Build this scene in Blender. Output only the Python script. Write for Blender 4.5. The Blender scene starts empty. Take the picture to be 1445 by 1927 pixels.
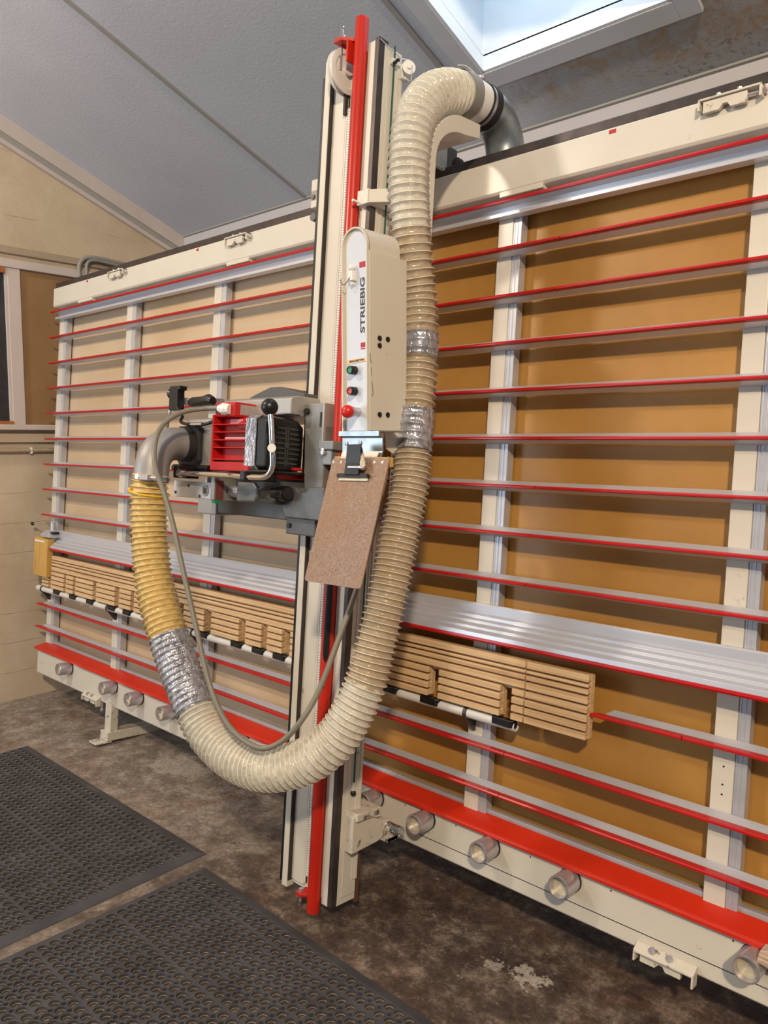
import bpy, bmesh, math, random
from mathutils import Vector, Matrix
import numpy as np
random.seed(7)
S = bpy.context.scene
COL = S.collection
R = math.radians

# ------------------------------------------------------------------ camera, world, lights, exposure
cam_data = bpy.data.cameras.new('camera')
cam = bpy.data.objects.new('camera', cam_data); COL.objects.link(cam)
cam.location = (0, 0, 1.5)
cam.rotation_euler = (R(90 - 5.2576), 0, R(42.7817))
cam_data.sensor_fit = 'VERTICAL'; cam_data.sensor_height = 36.0
cam_data.lens = 1478.0 / 1927.0 * 36.0
cam_data.clip_start = 0.05; cam_data.clip_end = 100
S.camera = cam

S.view_settings.view_transform = 'Standard'; S.view_settings.look = 'None'
S.view_settings.gamma = 1.0; S.view_settings.use_curve_mapping = False
S.view_settings.exposure = -0.12

world = bpy.data.worlds.new('daylight'); S.world = world; world.use_nodes = True
wn = world.node_tree.nodes; wl = world.node_tree.links
bg = wn['Background']; bg.inputs[0].default_value = (0.74, 0.87, 1.0, 1); bg.inputs[1].default_value = 0.26

def area(name, loc, target, sx, sy, power, color):
    d = bpy.data.lights.new(name, 'AREA'); d.shape = 'RECTANGLE'; d.size = sx; d.size_y = sy
    d.energy = power; d.color = color
    o = bpy.data.objects.new(name, d); COL.objects.link(o); o.location = loc
    v = Vector(target) - Vector(loc); o.rotation_euler = v.to_track_quat('-Z', 'Y').to_euler()
    return o
WARM = (1.0, 0.80, 0.58)
area('ceiling_lamp_light_right', (1.95, -2.1, 4.2), (-0.8, 2.0, 0.9), 0.30, 0.2, 290, WARM)
area('ceiling_lamp_light_left', (-3.6, -1.0, 3.9), (-3.2, 2.0, 1.1), 0.30, 0.18, 70, (1.0, 0.86, 0.70))
area('unseen_left_daylight_fill', (-4.3, -1.6, 1.7), (-2.6, 2.2, 2.7), 2.0, 1.4, 72, (0.70, 0.84, 1.0))  # added cool fill for ceiling and left bays, from an unseen opening
area('skylight_daylight', (-1.54, 2.1, 3.44), (-1.54, 1.9, 0), 0.7, 0.8, 9, (0.70, 0.86, 1.0))

# ------------------------------------------------------------------ materials
SPILLS = ((-1.10, 1.795, 1, 1.3, 0.05, 0.85), (-1.49, 1.839, 1.0, 2.2, 0.02, 0.8), (-3.09, 1.93, 0.6, 1.0, 0.09, 0.5), (-1.21, 1.765, 1, 1.5, 0.02, 0.7))
def new_mat(name):
    m = bpy.data.materials.new(name); m.use_nodes = True
    n = m.node_tree.nodes; l = m.node_tree.links
    return m, n, l, n['Principled BSDF']

def lin(c):
    return tuple(((x / 12.92) if x <= 0.04045 else ((x + 0.055) / 1.055) ** 2.4) for x in [v / 255 for v in c]) + (1,)

def coords(n, l, scale=(1, 1, 1), kind='Object'):
    tc = n.new('ShaderNodeTexCoord'); mp = n.new('ShaderNodeMapping'); mp.inputs['Scale'].default_value = scale
    l.new(tc.outputs[kind], mp.inputs[0]); return mp.outputs[0]

def noise(n, l, vec, scale, detail=4, rough=0.55, dist=0.0):
    t = n.new('ShaderNodeTexNoise'); t.inputs['Scale'].default_value = scale; t.inputs['Detail'].default_value = detail
    t.inputs['Roughness'].default_value = rough; t.inputs['Distortion'].default_value = dist
    l.new(vec, t.inputs['Vector']); return t.outputs['Fac']

def ramp(n, l, fac, stops):
    r = n.new('ShaderNodeValToRGB'); e = r.color_ramp.elements
    e[0].position, e[0].color = stops[0][0], stops[0][1]
    e[1].position, e[1].color = stops[-1][0], stops[-1][1]
    for p, c in stops[1:-1]:
        k = e.new(p); k.color = c
    l.new(fac, r.inputs[0]); return r.outputs[0]

def mixc(n, l, fac, a, b):
    m = n.new('ShaderNodeMix'); m.data_type = 'RGBA'
    for sock, v in ((m.inputs[0], fac), (m.inputs[6], a), (m.inputs[7], b)):
        if hasattr(v, 'is_linked') or hasattr(v, 'links'): l.new(v, sock)
        else: sock.default_value = v
    return m.outputs[2]

def bump(n, l, b, height, strength, dist=0.002):
    k = n.new('ShaderNodeBump'); k.inputs['Strength'].default_value = strength; k.inputs['Distance'].default_value = dist
    l.new(height, k.inputs['Height']); l.new(k.outputs[0], b.inputs['Normal'])

def simple(name, rgb, rough=0.5, metal=0.0, var=0.06, nscale=12, dirt=None, dirt_amt=0.0, bstr=0.05, bscale=60, scale=(1, 1, 1), coat=0.0):
    """rgb in 0-255 sRGB; gentle procedural variation, optional dirt specks"""
    m, n, l, b = new_mat(name)
    vec = coords(n, l, scale)
    c = lin(rgb); f = noise(n, l, vec, nscale)
    hi = tuple(min(1, x * (1 + var)) for x in c[:3]) + (1,); lo = tuple(x * (1 - var) for x in c[:3]) + (1,)
    col = ramp(n, l, f, [(0.3, lo), (0.7, hi)])
    if dirt:
        g = noise(n, l, vec, nscale * 3.1, 8, 0.7)
        fac = ramp(n, l, g, [(0.62 - dirt_amt, (0, 0, 0, 1)), (0.72 - dirt_amt, (1, 1, 1, 1))])
        col = mixc(n, l, fac, col, lin(dirt))
    l.new(col, b.inputs['Base Color'])
    b.inputs['Roughness'].default_value = rough; b.inputs['Metallic'].default_value = metal
    if coat: b.inputs['Coat Weight'].default_value = coat; b.inputs['Coat Roughness'].default_value = 0.15
    if bstr: bump(n, l, b, noise(n, l, vec, bscale, 3), bstr)
    return m

M = {}
M['cream'] = simple('cream_enamel', (208, 202, 188), 0.32, 0, 0.03, 6, (150, 140, 118), -0.02, 0.03, 40)
M['cream_worn'] = simple('chipped_cream_enamel', (206, 199, 184), 0.4, 0, 0.05, 14, (70, 52, 40), 0.05, 0.08, 60)
M['cream_chipped'] = simple('flaking_cream_enamel', (208, 200, 184), 0.45, 0, 0.05, 6, (62, 44, 34), 0.07, 0.1, 60)
M['grey_enamel'] = simple('pale_grey_enamel', (214, 212, 205), 0.35, 0, 0.03, 10)
M['alu'] = simple('brushed_aluminium', (204, 206, 214), 0.36, 0.45, 0.06, 5, None, 0, 0.05, 90, (0.25, 6, 6))
M['alu_plain'] = simple('anodised_aluminium', (192, 194, 200), 0.4, 0.45, 0.05, 20)
M['red_lip'] = simple('red_plastic_lip', (182, 20, 20), 0.28, 0, 0.08, 9, (120, 10, 12), -0.04, 0.02, 50)
M['red_paint'] = simple('red_enamel', (196, 42, 18), 0.33, 0, 0.08, 5, (226, 110, 84), -0.08, 0.03, 60)
M['red_tube'] = simple('red_tube_enamel', (184, 36, 18), 0.3, 0, 0.06, 8, (90, 20, 14), -0.06, 0.02, 60)
M['red_cast'] = simple('red_motor_enamel', (184, 24, 18), 0.35, 0, 0.08, 14, (120, 24, 18), -0.02)
M['dark_rail'] = simple('dark_worn_steel_rail', (74, 66, 64), 0.4, 0.5, 0.25, 22, (120, 84, 66), 0.02, 0.06, 80)
M['rubber'] = simple('black_rubber', (34, 32, 33), 0.62, 0, 0.2, 30, None, 0, 0.12, 200)
M['mat_rubber'] = simple('worn_mat_rubber', (72, 72, 76), 0.45, 0, 0.25, 8, (92, 88, 84), -0.06, 0.1, 200)
M['dust'] = simple('sawdust_on_ledges', (150, 132, 104), 0.8, 0, 0.3, 60)
M['black'] = simple('black_plastic', (20, 20, 21), 0.35, 0, 0.2, 20)
M['dark_slot'] = simple('dark_slot', (52, 47, 44), 0.6, 0, 0.2, 20)
M['cast_grey'] = simple('grey_cast_metal', (142, 142, 138), 0.45, 0.45, 0.12, 22, (92, 88, 82), 0.0, 0.1, 120)
M['cast_dark'] = simple('dark_grey_painted_casting', (98, 99, 98), 0.42, 0.3, 0.14, 18, (60, 56, 54), 0.0, 0.1, 120)
M['hood'] = simple('charcoal_hood', (84, 84, 82), 0.5, 0.1, 0.08, 18)
M['guard'] = simple('pale_grey_guard', (176, 174, 170), 0.38, 0.5, 0.06, 14, (140, 134, 126), -0.02, 0.05, 90)
M['elbow_grey'] = simple('grey_dust_coated_cast', (160, 156, 152), 0.5, 0.45, 0.1, 12, (196, 182, 160), -0.04, 0.08, 120)
M['chrome'] = simple('chrome', (226, 226, 226), 0.08, 1.0, 0.03, 30, None, 0, 0)
M['galv'] = simple('galvanised_steel', (158, 166, 170), 0.33, 0.8, 0.22, 26, (206, 210, 212), -0.03, 0.06, 60)
M['steel'] = simple('machined_steel', (200, 194, 198), 0.34, 0.75, 0.08, 30, None, 0, 0.03, 90)
M['brass'] = simple('inner_brass', (206, 198, 176), 0.4, 0.4, 0.1, 30)
M['white_plastic'] = simple('white_plastic', (232, 230, 222), 0.4, 0, 0.03, 20)
M['grey_cable'] = simple('grey_cable_sheath', (124, 118, 104), 0.45, 0, 0.06, 20)
M['green_cord'] = simple('green_cord', (24, 84, 68), 0.5, 0, 0.1, 60)
M['yellow'] = simple('yellow_plastic_tie', (236, 190, 20), 0.4, 0, 0.05, 30)
M['ink'] = simple('dark_ink', (60, 58, 66), 0.5, 0, 0.02, 20, None, 0, 0)
M['red_ink'] = simple('red_ink', (176, 36, 48), 0.5, 0, 0.02, 20, None, 0, 0)
M['label_tape'] = simple('peach_label_tape', (232, 196, 150), 0.5, 0, 0.05, 30)
M['panel_white'] = simple('white_panel_paint', (206, 212, 222), 0.3, 0, 0.03, 12, (176, 182, 196), -0.05)
M['green_button'] = simple('green_button', (16, 130, 84), 0.35)
M['red_button'] = simple('red_button', (204, 36, 30), 0.3)
M['rating_plate'] = simple('etched_rating_plate', (176, 168, 166), 0.4, 0.5, 0.15, 90)
M['pink_label'] = simple('pink_label', (214, 150, 160), 0.5)
M['conduit'] = simple('grey_conduit', (138, 136, 130), 0.5, 0, 0.06, 20)
M['conduit_beige'] = simple('dusty_beige_conduit', (166, 150, 128), 0.6, 0, 0.08, 30)
M['white_board'] = simple('white_painted_board', (196, 186, 180), 0.55, 0, 0.05, 10, (160, 146, 136), -0.05, 0.1, 60, (1, 1, 0.2))
M['raw_wood'] = simple('bare_orange_wood', (160, 96, 46), 0.6, 0, 0.15, 12, None, 0, 0.1, 40, (1, 8, 8))
M['maroon'] = simple('faded_maroon_paint', (112, 58, 54), 0.4)
M['brown_wood'] = simple('dark_brown_wood', (96, 66, 46), 0.6, 0, 0.15, 12)
M['cowl_rib'] = simple('glossy_black_ribs', (62, 62, 62), 0.28, 0, 0.15, 30)

def wood_mat(name, base, dark, rough=0.6, grain=(0.6, 14, 60)):
    m, n, l, b = new_mat(name)
    vec = coords(n, l, grain); f = noise(n, l, vec, 3.0, 8, 0.65, 0.4)
    col = ramp(n, l, f, [(0.32, lin(dark)), (0.55, lin(base)), (0.8, tuple(min(1, x * 1.1) for x in lin(base)[:3]) + (1,))])
    v2 = coords(n, l); g = noise(n, l, v2, 4, 3)
    col = mixc(n, l, ramp(n, l, g, [(0.45, (0, 0, 0, 1)), (0.75, (0.35, 0.35, 0.35, 1))]), col, lin(dark))
    l.new(col, b.inputs['Base Color']); b.inputs['Roughness'].default_value = rough
    bump(n, l, b, f, 0.12); return m
M['lath'] = wood_mat('pale_beech_laths', (218, 186, 142), (178, 138, 96))
M['ply'] = wood_mat('golden_plywood', (200, 160, 88), (176, 134, 70), 0.5, (8, 8, 1))
M['offcut'] = wood_mat('weathered_offcut', (206, 184, 160), (120, 66, 40))

def mdf(name, base, dark, amount=0.0):
    m, n, l, b = new_mat(name)
    v = coords(n, l); f = noise(n, l, v, 2.2, 5, 0.6, 0.3)
    col = ramp(n, l, f, [(0.3, lin(dark)), (0.7, lin(base))])
    g = noise(n, l, v, 420, 2); col = mixc(n, l, ramp(n, l, g, [(0.45, (0, 0, 0, 1)), (0.8, (0.18, 0.18, 0.18, 1))]), col, (0.04, 0.02, 0.01, 1))
    v3 = coords(n, l, (0.6, 1, 14)); h = noise(n, l, v3, 2.6, 3)
    col = mixc(n, l, ramp(n, l, h, [(0.5, (0, 0, 0, 1)), (0.8, (amount,) * 3 + (1,))]), col, (0.55, 0.5, 0.42, 1))
    l.new(col, b.inputs['Base Color']); b.inputs['Roughness'].default_value = 0.42
    bump(n, l, b, g, 0.04); return m
M['mdf'] = mdf('golden_hardboard', (184, 138, 68), (162, 116, 50))
M['mdf_pale'] = mdf('pale_hardboard', (208, 186, 156), (192, 166, 130), 0.4)  # paler, streaked board tone for the left bays
M['mdf_wall'] = mdf('brown_wall_board', (152, 120, 80), (130, 98, 62))
M['clip'] = None
def clipboard_mat():
    m, n, l, b = new_mat('fibrous_brown_hardboard')
    v = coords(n, l); f = noise(n, l, v, 170, 6, 0.75, 1.2); g = noise(n, l, v, 9, 3)
    c1 = ramp(n, l, f, [(0.35, lin((112, 88, 70))), (0.65, lin((168, 144, 124)))])
    c2 = mixc(n, l, ramp(n, l, g, [(0.4, (0, 0, 0, 1)), (0.7, (0.5, 0.5, 0.5, 1))]), c1, lin((150, 102, 62)))
    l.new(c2, b.inputs['Base Color']); b.inputs['Roughness'].default_value = 0.5; return m
M['clip'] = clipboard_mat()

def splashes(n, l, v, c):
    """three old paint spills with ragged edges"""
    wob = n.new('ShaderNodeTexNoise'); wob.inputs['Scale'].default_value = 16; wob.inputs['Detail'].default_value = 8; wob.inputs['Roughness'].default_value = 0.75; l.new(v, wob.inputs['Vector'])
    for (x, y, sx_, sy_, r, amt) in ((SPILLS[0]), (SPILLS[1]), (SPILLS[2]), (SPILLS[3])):
        mp = n.new('ShaderNodeMapping'); mp.inputs['Location'].default_value = (-x * sx_, -y * sy_, 0); mp.inputs['Scale'].default_value = (sx_, sy_, 0); l.new(v, mp.inputs[0])
        ln = n.new('ShaderNodeVectorMath'); ln.operation = 'LENGTH'; l.new(mp.outputs[0], ln.inputs[0])
        ad = n.new('ShaderNodeMath'); ad.operation = 'MULTIPLY_ADD'; l.new(wob.outputs['Fac'], ad.inputs[0]); ad.inputs[1].default_value = -0.32; sh = n.new('ShaderNodeMath'); sh.operation = 'ADD'; sh.inputs[1].default_value = 0.32; l.new(ln.outputs['Value'], sh.inputs[0]); l.new(sh.outputs[0], ad.inputs[2])
        f = ramp(n, l, ad.outputs[0], [(0.155 + r, (amt, amt, amt, 1)), (0.168 + r, (0, 0, 0, 1))])
        c = mixc(n, l, f, c, lin((188, 178, 164)))
    return c

def concrete_floor():
    m, n, l, b = new_mat('stained_concrete_floor')
    v = coords(n, l)
    big = noise(n, l, v, 1.3, 8, 0.65, 0.2); mid = noise(n, l, v, 9, 12, 0.78, 0.1); fine = noise(n, l, v, 70, 8, 0.8)
    a = ramp(n, l, mid, [(0.30, lin((84, 72, 64))), (0.48, lin((132, 120, 108))), (0.66, lin((176, 166, 152)))])
    sx = n.new('ShaderNodeSeparateXYZ'); l.new(v, sx.inputs[0])
    # the bay to the right was soaked in dark oil long ago, the left is dustier
    mr = n.new('ShaderNodeMapRange'); mr.inputs[1].default_value = -2.6; mr.inputs[2].default_value = -1.2
    l.new(sx.outputs[0], mr.inputs[0])
    ad = n.new('ShaderNodeMath'); ad.operation = 'MULTIPLY_ADD'; l.new(big, ad.inputs[0]); ad.inputs[1].default_value = 0.9
    l.new(mr.outputs[0], ad.inputs[2])
    fac = ramp(n, l, ad.outputs[0], [(0.45, (0, 0, 0, 1)), (1.1 / 1.2, (0.82, 0.82, 0.82, 1))])
    dk = ramp(n, l, mid, [(0.34, lin((30, 20, 16))), (0.50, lin((66, 50, 42))), (0.64, lin((130, 112, 96)))])
    c = mixc(n, l, fac, a, dk)
    c = mixc(n, l, ramp(n, l, noise(n, l, v, 3.2, 5, 0.6, 1), [(0.52, (0, 0, 0, 1)), (0.7, (0.4, 0.4, 0.4, 1))]), c, lin((120, 84, 62)))
    # pale spatter and scuffs
    sp = noise(n, l, v, 19, 14, 0.85, 0.0); c = mixc(n, l, ramp(n, l, sp, [(0.585, (0, 0, 0, 1)), (0.64, (0.75, 0.75, 0.75, 1))]), c, lin((180, 170, 154)))
    c = splashes(n, l, v, c)
    vo = n.new('ShaderNodeTexVoronoi'); vo.inputs['Scale'].default_value = 46; l.new(v, vo.inputs['Vector'])
    c = mixc(n, l, ramp(n, l, vo.outputs['Distance'], [(0.035, (0.9, 0.9, 0.9, 1)), (0.06, (0, 0, 0, 1))]), c, lin((200, 190, 172)))
    fr = ramp(n, l, fine, [(0.35, (0.62, 0.62, 0.62, 1)), (0.65, (1.25, 1.25, 1.25, 1))])
    mm = n.new('ShaderNodeMix'); mm.data_type = 'RGBA'; mm.blend_type = 'MULTIPLY'; mm.inputs[0].default_value = 1
    l.new(c, mm.inputs[6]); l.new(fr, mm.inputs[7])
    l.new(mm.outputs[2], b.inputs['Base Color'])
    rr = ramp(n, l, mid, [(0.3, (0.42, 0.42, 0.42, 1)), (0.7, (0.7, 0.7, 0.7, 1))]); l.new(rr, b.inputs['Roughness'])
    bump(n, l, b, mid, 0.25, 0.006); return m
M['floor'] = concrete_floor()

def wall_mat():
    m, n, l, b = new_mat('cream_painted_boardmarked_concrete')
    v = coords(n, l); f = noise(n, l, v, 3, 6, 0.6)
    c = ramp(n, l, f, [(0.3, lin((186, 168, 142))), (0.7, lin((208, 192, 168)))])
    g = noise(n, l, v, 38, 7, 0.75)
    c = mixc(n, l, ramp(n, l, g, [(0.66, (0, 0, 0, 1)), (0.72, (0.5, 0.5, 0.5, 1))]), c, lin((130, 108, 84)))
    # horizontal board joints every 0.17 m with a little wobble
    sx = n.new('ShaderNodeSeparateXYZ'); l.new(v, sx.inputs[0])
    wob = n.new('ShaderNodeMath'); wob.operation = 'MULTIPLY_ADD'; l.new(noise(n, l, v, 5, 3), wob.inputs[0]); wob.inputs[1].default_value = 0.02; l.new(sx.outputs[2], wob.inputs[2])
    mo = n.new('ShaderNodeMath'); mo.operation = 'FRACT'; dv = n.new('ShaderNodeMath'); dv.operation = 'DIVIDE'; dv.inputs[1].default_value = 0.172
    l.new(wob.outputs[0], dv.inputs[0]); l.new(dv.outputs[0], mo.inputs[0])
    joint = ramp(n, l, mo.outputs[0], [(0.0, (0, 0, 0, 1)), (0.018, (1, 1, 1, 1)), (0.985, (1, 1, 1, 1)), (1.0, (0, 0, 0, 1))])
    pt = ramp(n, l, noise(n, l, v, 1.7, 2), [(0.48, (0, 0, 0, 1)), (0.56, (1, 1, 1, 1))])
    inv = mixc(n, l, pt, (1, 1, 1, 1), joint)
    c = mixc(n, l, inv, mixc(n, l, 0.3, c, lin((120, 96, 72))), c)
    l.new(c, b.inputs['Base Color']); b.inputs['Roughness'].default_value = 0.75
    ht = n.new('ShaderNodeMath'); ht.operation = 'MULTIPLY_ADD'; l.new(inv, ht.inputs[0]); ht.inputs[1].default_value = 0.9; l.new(g, ht.inputs[2])
    bump(n, l, b, ht.outputs[0], 0.5, 0.004); return m
M['wall'] = wall_mat()

def ceiling_mat():
    m, n, l, b = new_mat('pale_plaster_ceiling_with_mould')
    v = coords(n, l); sx = n.new('ShaderNodeSeparateXYZ'); l.new(v, sx.inputs[0])
    base = ramp(n, l, noise(n, l, v, 1.2, 3), [(0.3, lin((196, 200, 208))), (0.7, lin((208, 212, 220)))])
    # fly specks
    sp = noise(n, l, v, 30, 5, 0.6); base = mixc(n, l, ramp(n, l, sp, [(0.76, (0, 0, 0, 1)), (0.79, (0.9, 0.9, 0.9, 1))]), base, lin((60, 54, 52)))
    def band(sock, a0, a1, b0, b1):
        m1 = n.new('ShaderNodeMapRange'); m1.inputs[1].default_value = a0; m1.inputs[2].default_value = a1; l.new(sock, m1.inputs[0])
        m2 = n.new('ShaderNodeMapRange'); m2.inputs[1].default_value = b0; m2.inputs[2].default_value = b1; m2.inputs[3].default_value = 1; m2.inputs[4].default_value = 0; l.new(sock, m2.inputs[0])
        k = n.new('ShaderNodeMath'); k.operation = 'MULTIPLY'; l.new(m1.outputs[0], k.inputs[0]); l.new(m2.outputs[0], k.inputs[1]); return k.outputs[0]
    def mul(a, c):
        k = n.new('ShaderNodeMath'); k.operation = 'MULTIPLY'; l.new(a, k.inputs[0]); l.new(c, k.inputs[1]); return k.outputs[0]
    # mould patch below the skylight (damp comes through there)
    yb = band(sx.outputs[1], 2.60, 2.70, 2.86, 2.95); xb = band(sx.outputs[0], -2.0, -1.8, -0.2, 0.2)
    sp2 = ramp(n, l, noise(n, l, v, 11, 10, 0.8, 0.6), [(0.42, (0, 0, 0, 1)), (0.60, (0.85, 0.85, 0.85, 1))])
    mould = mul(mul(yb, xb), sp2)
    yb2 = band(sx.outputs[1], 2.78, 2.86, 2.97, 3.02); xb2 = band(sx.outputs[0], -1.5, -1.2, 0.6, 1.0)
    sp3 = ramp(n, l, noise(n, l, v, 40, 8, 0.8), [(0.52, (0, 0, 0, 1)), (0.6, (0.9, 0.9, 0.9, 1))])
    base = mixc(n, l, mul(mul(yb2, xb2), sp3), base, lin((60, 58, 58)))
    # greyer strip towards the low eave on the right of the skylight joint
    xg = n.new('ShaderNodeMapRange'); xg.inputs[1].default_value = -1.95; xg.inputs[2].default_value = -1.7; l.new(sx.outputs[0], xg.inputs[0])
    yg = n.new('ShaderNodeMapRange'); yg.inputs[1].default_value = 2.6; yg.inputs[2].default_value = 2.75; l.new(sx.outputs[1], yg.inputs[0])
    gm = mul(xg.outputs[0], yg.outputs[0]); half = n.new('ShaderNodeMath'); half.operation = 'MULTIPLY'; half.inputs[1].default_value = 0.55; l.new(gm, half.inputs[0])
    base = mixc(n, l, half.outputs[0], base, lin((128, 130, 130)))
    base = mixc(n, l, mould, base, lin((160, 136, 106)))
    l.new(base, b.inputs['Base Color']); b.inputs['Roughness'].default_value = 0.8
    bump(n, l, b, noise(n, l, v, 70, 4), 0.35, 0.003); return m
M['ceiling'] = ceiling_mat()
M['white_wall'] = simple('white_back_wall', (188, 186, 190), 0.8, 0, 0.03, 5)
M['seam'] = simple('ceiling_joint_strip', (158, 156, 152), 0.7, 0, 0.04, 8)
M['sky_trim'] = simple('grey_white_skylight_trim', (202, 206, 212), 0.6, 0, 0.03, 8)
M['sky_frame'] = simple('white_skylight_lining', (226, 232, 238), 0.45, 0, 0.03, 8, (120, 120, 118), -0.1)

def glass_mat(name, tint, alpha, rough=0.15):
    m, n, l, b = new_mat(name)
    b.inputs['Base Color'].default_value = lin(tint); b.inputs['Roughness'].default_value = rough
    b.inputs['Alpha'].default_value = alpha; return m
M['wired_glass'] = simple('dark_wired_glass', (44, 46, 50), 0.25, 0, 0.2, 40)
M['sky_glass'] = glass_mat('skylight_glass', (235, 240, 245), 0.12)

def hose_mat(name, rgb, alpha, trans):
    m, n, l, b = new_mat(name)
    v = coords(n, l); f = noise(n, l, v, 26, 6, 0.7, 1.2)
    c = lin(rgb); dk = tuple(x * 0.80 for x in c[:3]) + (1,)
    l.new(ramp(n, l, f, [(0.35, dk), (0.6, c)]), b.inputs['Base Color'])
    b.inputs['Roughness'].default_value = 0.2; b.inputs['Transmission Weight'].default_value = trans
    b.inputs['Alpha'].default_value = alpha; b.inputs['IOR'].default_value = 1.3
    b.inputs['Coat Weight'].default_value = 0.5; b.inputs['Coat Roughness'].default_value = 0.1
    bump(n, l, b, noise(n, l, v, 46, 3, 0.6, 1.0), 0.75, 0.006); return m
M['hose'] = hose_mat('translucent_dusty_hose', (196, 176, 144), 0.72, 0.0)
M['hose_clear'] = hose_mat('clear_hose', (232, 227, 210), 0.66, 0.0)
M['hose_yellow'] = hose_mat('yellowed_hose', (222, 190, 120), 0.98, 0.0)
M['spiral'] = simple('pale_plastic_spiral', (232, 224, 206), 0.22, 0, 0.03, 30, None, 0, 0)
M['spiral_yellow'] = simple('yellowed_plastic_spiral', (230, 206, 146), 0.25, 0, 0.03, 30, None, 0, 0)
def tape_mat():
    m, n, l, b = new_mat('silver_duct_tape')
    v = coords(n, l, (1, 1, 0.45)); f = noise(n, l, v, 26, 3, 0.55, 1.6)
    l.new(ramp(n, l, f, [(0.35, lin((140, 140, 146))), (0.65, lin((198, 198, 204)))]), b.inputs['Base Color'])
    b.inputs['Metallic'].default_value = 0.5; b.inputs['Roughness'].default_value = 0.25
    bump(n, l, b, f, 0.9, 0.012); return m
M['tape'] = tape_mat()

def ruler_mat():
    m, n, l, b = new_mat('scale_strip')
    v = coords(n, l); sx = n.new('ShaderNodeSeparateXYZ'); l.new(v, sx.inputs[0])
    d = n.new('ShaderNodeMath'); d.operation = 'MULTIPLY'; d.inputs[1].default_value = 130; l.new(sx.outputs[2], d.inputs[0])
    f = n.new('ShaderNodeMath'); f.operation = 'FRACT'; l.new(d.outputs[0], f.inputs[0])
    l.new(ramp(n, l, f.outputs[0], [(0.0, lin((120, 118, 120))), (0.2, lin((120, 118, 120))), (0.26, lin((224, 222, 218))), (1, lin((224, 222, 218)))]), b.inputs['Base Color'])
    b.inputs['Roughness'].default_value = 0.4; return m
M['ruler'] = ruler_mat()

# ------------------------------------------------------------------ geometry helpers
LEAN = R(4.834); D0 = 1.85
MROT = Matrix.Rotation(-LEAN, 4, 'X')
def to_world(u, w, v):           # machine frame -> world
    return MROT @ Vector((u, -w, v)) + Vector((0, D0, 0))

class G:
    """collects shapes; machine coordinates are (u along the frame, w out of it towards the room, v up it)"""
    def __init__(s): s.v = []; s.f = []
    def add(s, vs, fs):
        k = len(s.v); s.v += [tuple(p) for p in vs]; s.f += [tuple(i + k for i in f) for f in fs]; return s
    def box(s, a0, a1, b0, b1, c0, c1):
        return s.add([(x, y, z) for x in (a0, a1) for y in (b0, b1) for z in (c0, c1)],
                     [(0, 1, 3, 2), (4, 6, 7, 5), (0, 4, 5, 1), (2, 3, 7, 6), (0, 2, 6, 4), (1, 5, 7, 3)])
    def prism(s, axis, poly, a, b):
        """poly: list of the two other coordinates in order; extruded along axis 0/1/2 from a to b"""
        def P(t, q):
            l_ = list(q); l_.insert(axis, t); return tuple(l_)
        n = len(poly)
        return s.add([P(a, q) for q in poly] + [P(b, q) for q in poly],
                     [tuple(range(n)), tuple(range(2 * n - 1, n - 1, -1))] + [(i, (i + 1) % n, n + (i + 1) % n, n + i) for i in range(n)])
    def cyl(s, p0, p1, r0, r1=None, n=20, cap=True):
        r1 = r0 if r1 is None else r1
        p0, p1 = Vector(p0), Vector(p1); d = (p1 - p0).normalized()
        t = Vector((0, 0, 1)) if abs(d.z) < 0.9 else Vector((1, 0, 0)); a = d.cross(t).normalized(); b = d.cross(a)
        ring = lambda c, r: [c + (a * math.cos(q) + b * math.sin(q)) * r for q in [2 * math.pi * i / n for i in range(n)]]
        fs = [(i, (i + 1) % n, n + (i + 1) % n, n + i) for i in range(n)]
        if cap: fs += [tuple(range(n - 1, -1, -1)), tuple(range(n, 2 * n))]
        return s.add(ring(p0, r0) + ring(p1, r1), fs)
    def lathe(s, p0, d, prof, n=24, cap=True):
        """prof: list of (distance along d, radius)"""
        p0 = Vector(p0); d = Vector(d).normalized()
        t = Vector((0, 0, 1)) if abs(d.z) < 0.9 else Vector((1, 0, 0)); a = d.cross(t).normalized(); b = d.cross(a)
        vs = []; fs = []
        for h, r in prof:
            vs += [p0 + d * h + (a * math.cos(2 * math.pi * i / n) + b * math.sin(2 * math.pi * i / n)) * r for i in range(n)]
        for k in range(len(prof) - 1):
            fs += [(k * n + i, k * n + (i + 1) % n, (k + 1) * n + (i + 1) % n, (k + 1) * n + i) for i in range(n)]
        if cap: fs += [tuple(range(n - 1, -1, -1)), tuple(range((len(prof) - 1) * n, len(prof) * n))]
        return s.add(vs, fs)
    def ball(s, c, r, n=16):
        prof = [(-r * math.cos(math.pi * k / n), max(1e-4, r * math.sin(math.pi * k / n))) for k in range(n + 1)]
        return s.lathe(c, (0, 0, 1), prof, n * 2, True)
    def tube(s, pts, rad, n=12, cap=True):
        pts = [Vector(p) for p in pts]; m = len(pts)
        rad = rad if hasattr(rad, '__len__') else [rad] * m
        T = [(pts[min(i + 1, m - 1)] - pts[max(i - 1, 0)]).normalized() for i in range(m)]
        up = Vector((0, 0, 1)) if abs(T[0].z) < 0.9 else Vector((1, 0, 0))
        a = T[0].cross(up).normalized(); vs = []
        for i in range(m):
            a = (a - T[i] * a.dot(T[i])).normalized(); b = T[i].cross(a)
            vs += [pts[i] + (a * math.cos(2 * math.pi * k / n) + b * math.sin(2 * math.pi * k / n)) * rad[i] for k in range(n)]
        fs = [(i * n + k, i * n + (k + 1) % n, (i + 1) * n + (k + 1) % n, (i + 1) * n + k) for i in range(m - 1) for k in range(n)]
        if cap: fs += [tuple(range(n - 1, -1, -1)), tuple(range((m - 1) * n, m * n))]
        return s.add(vs, fs)

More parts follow.
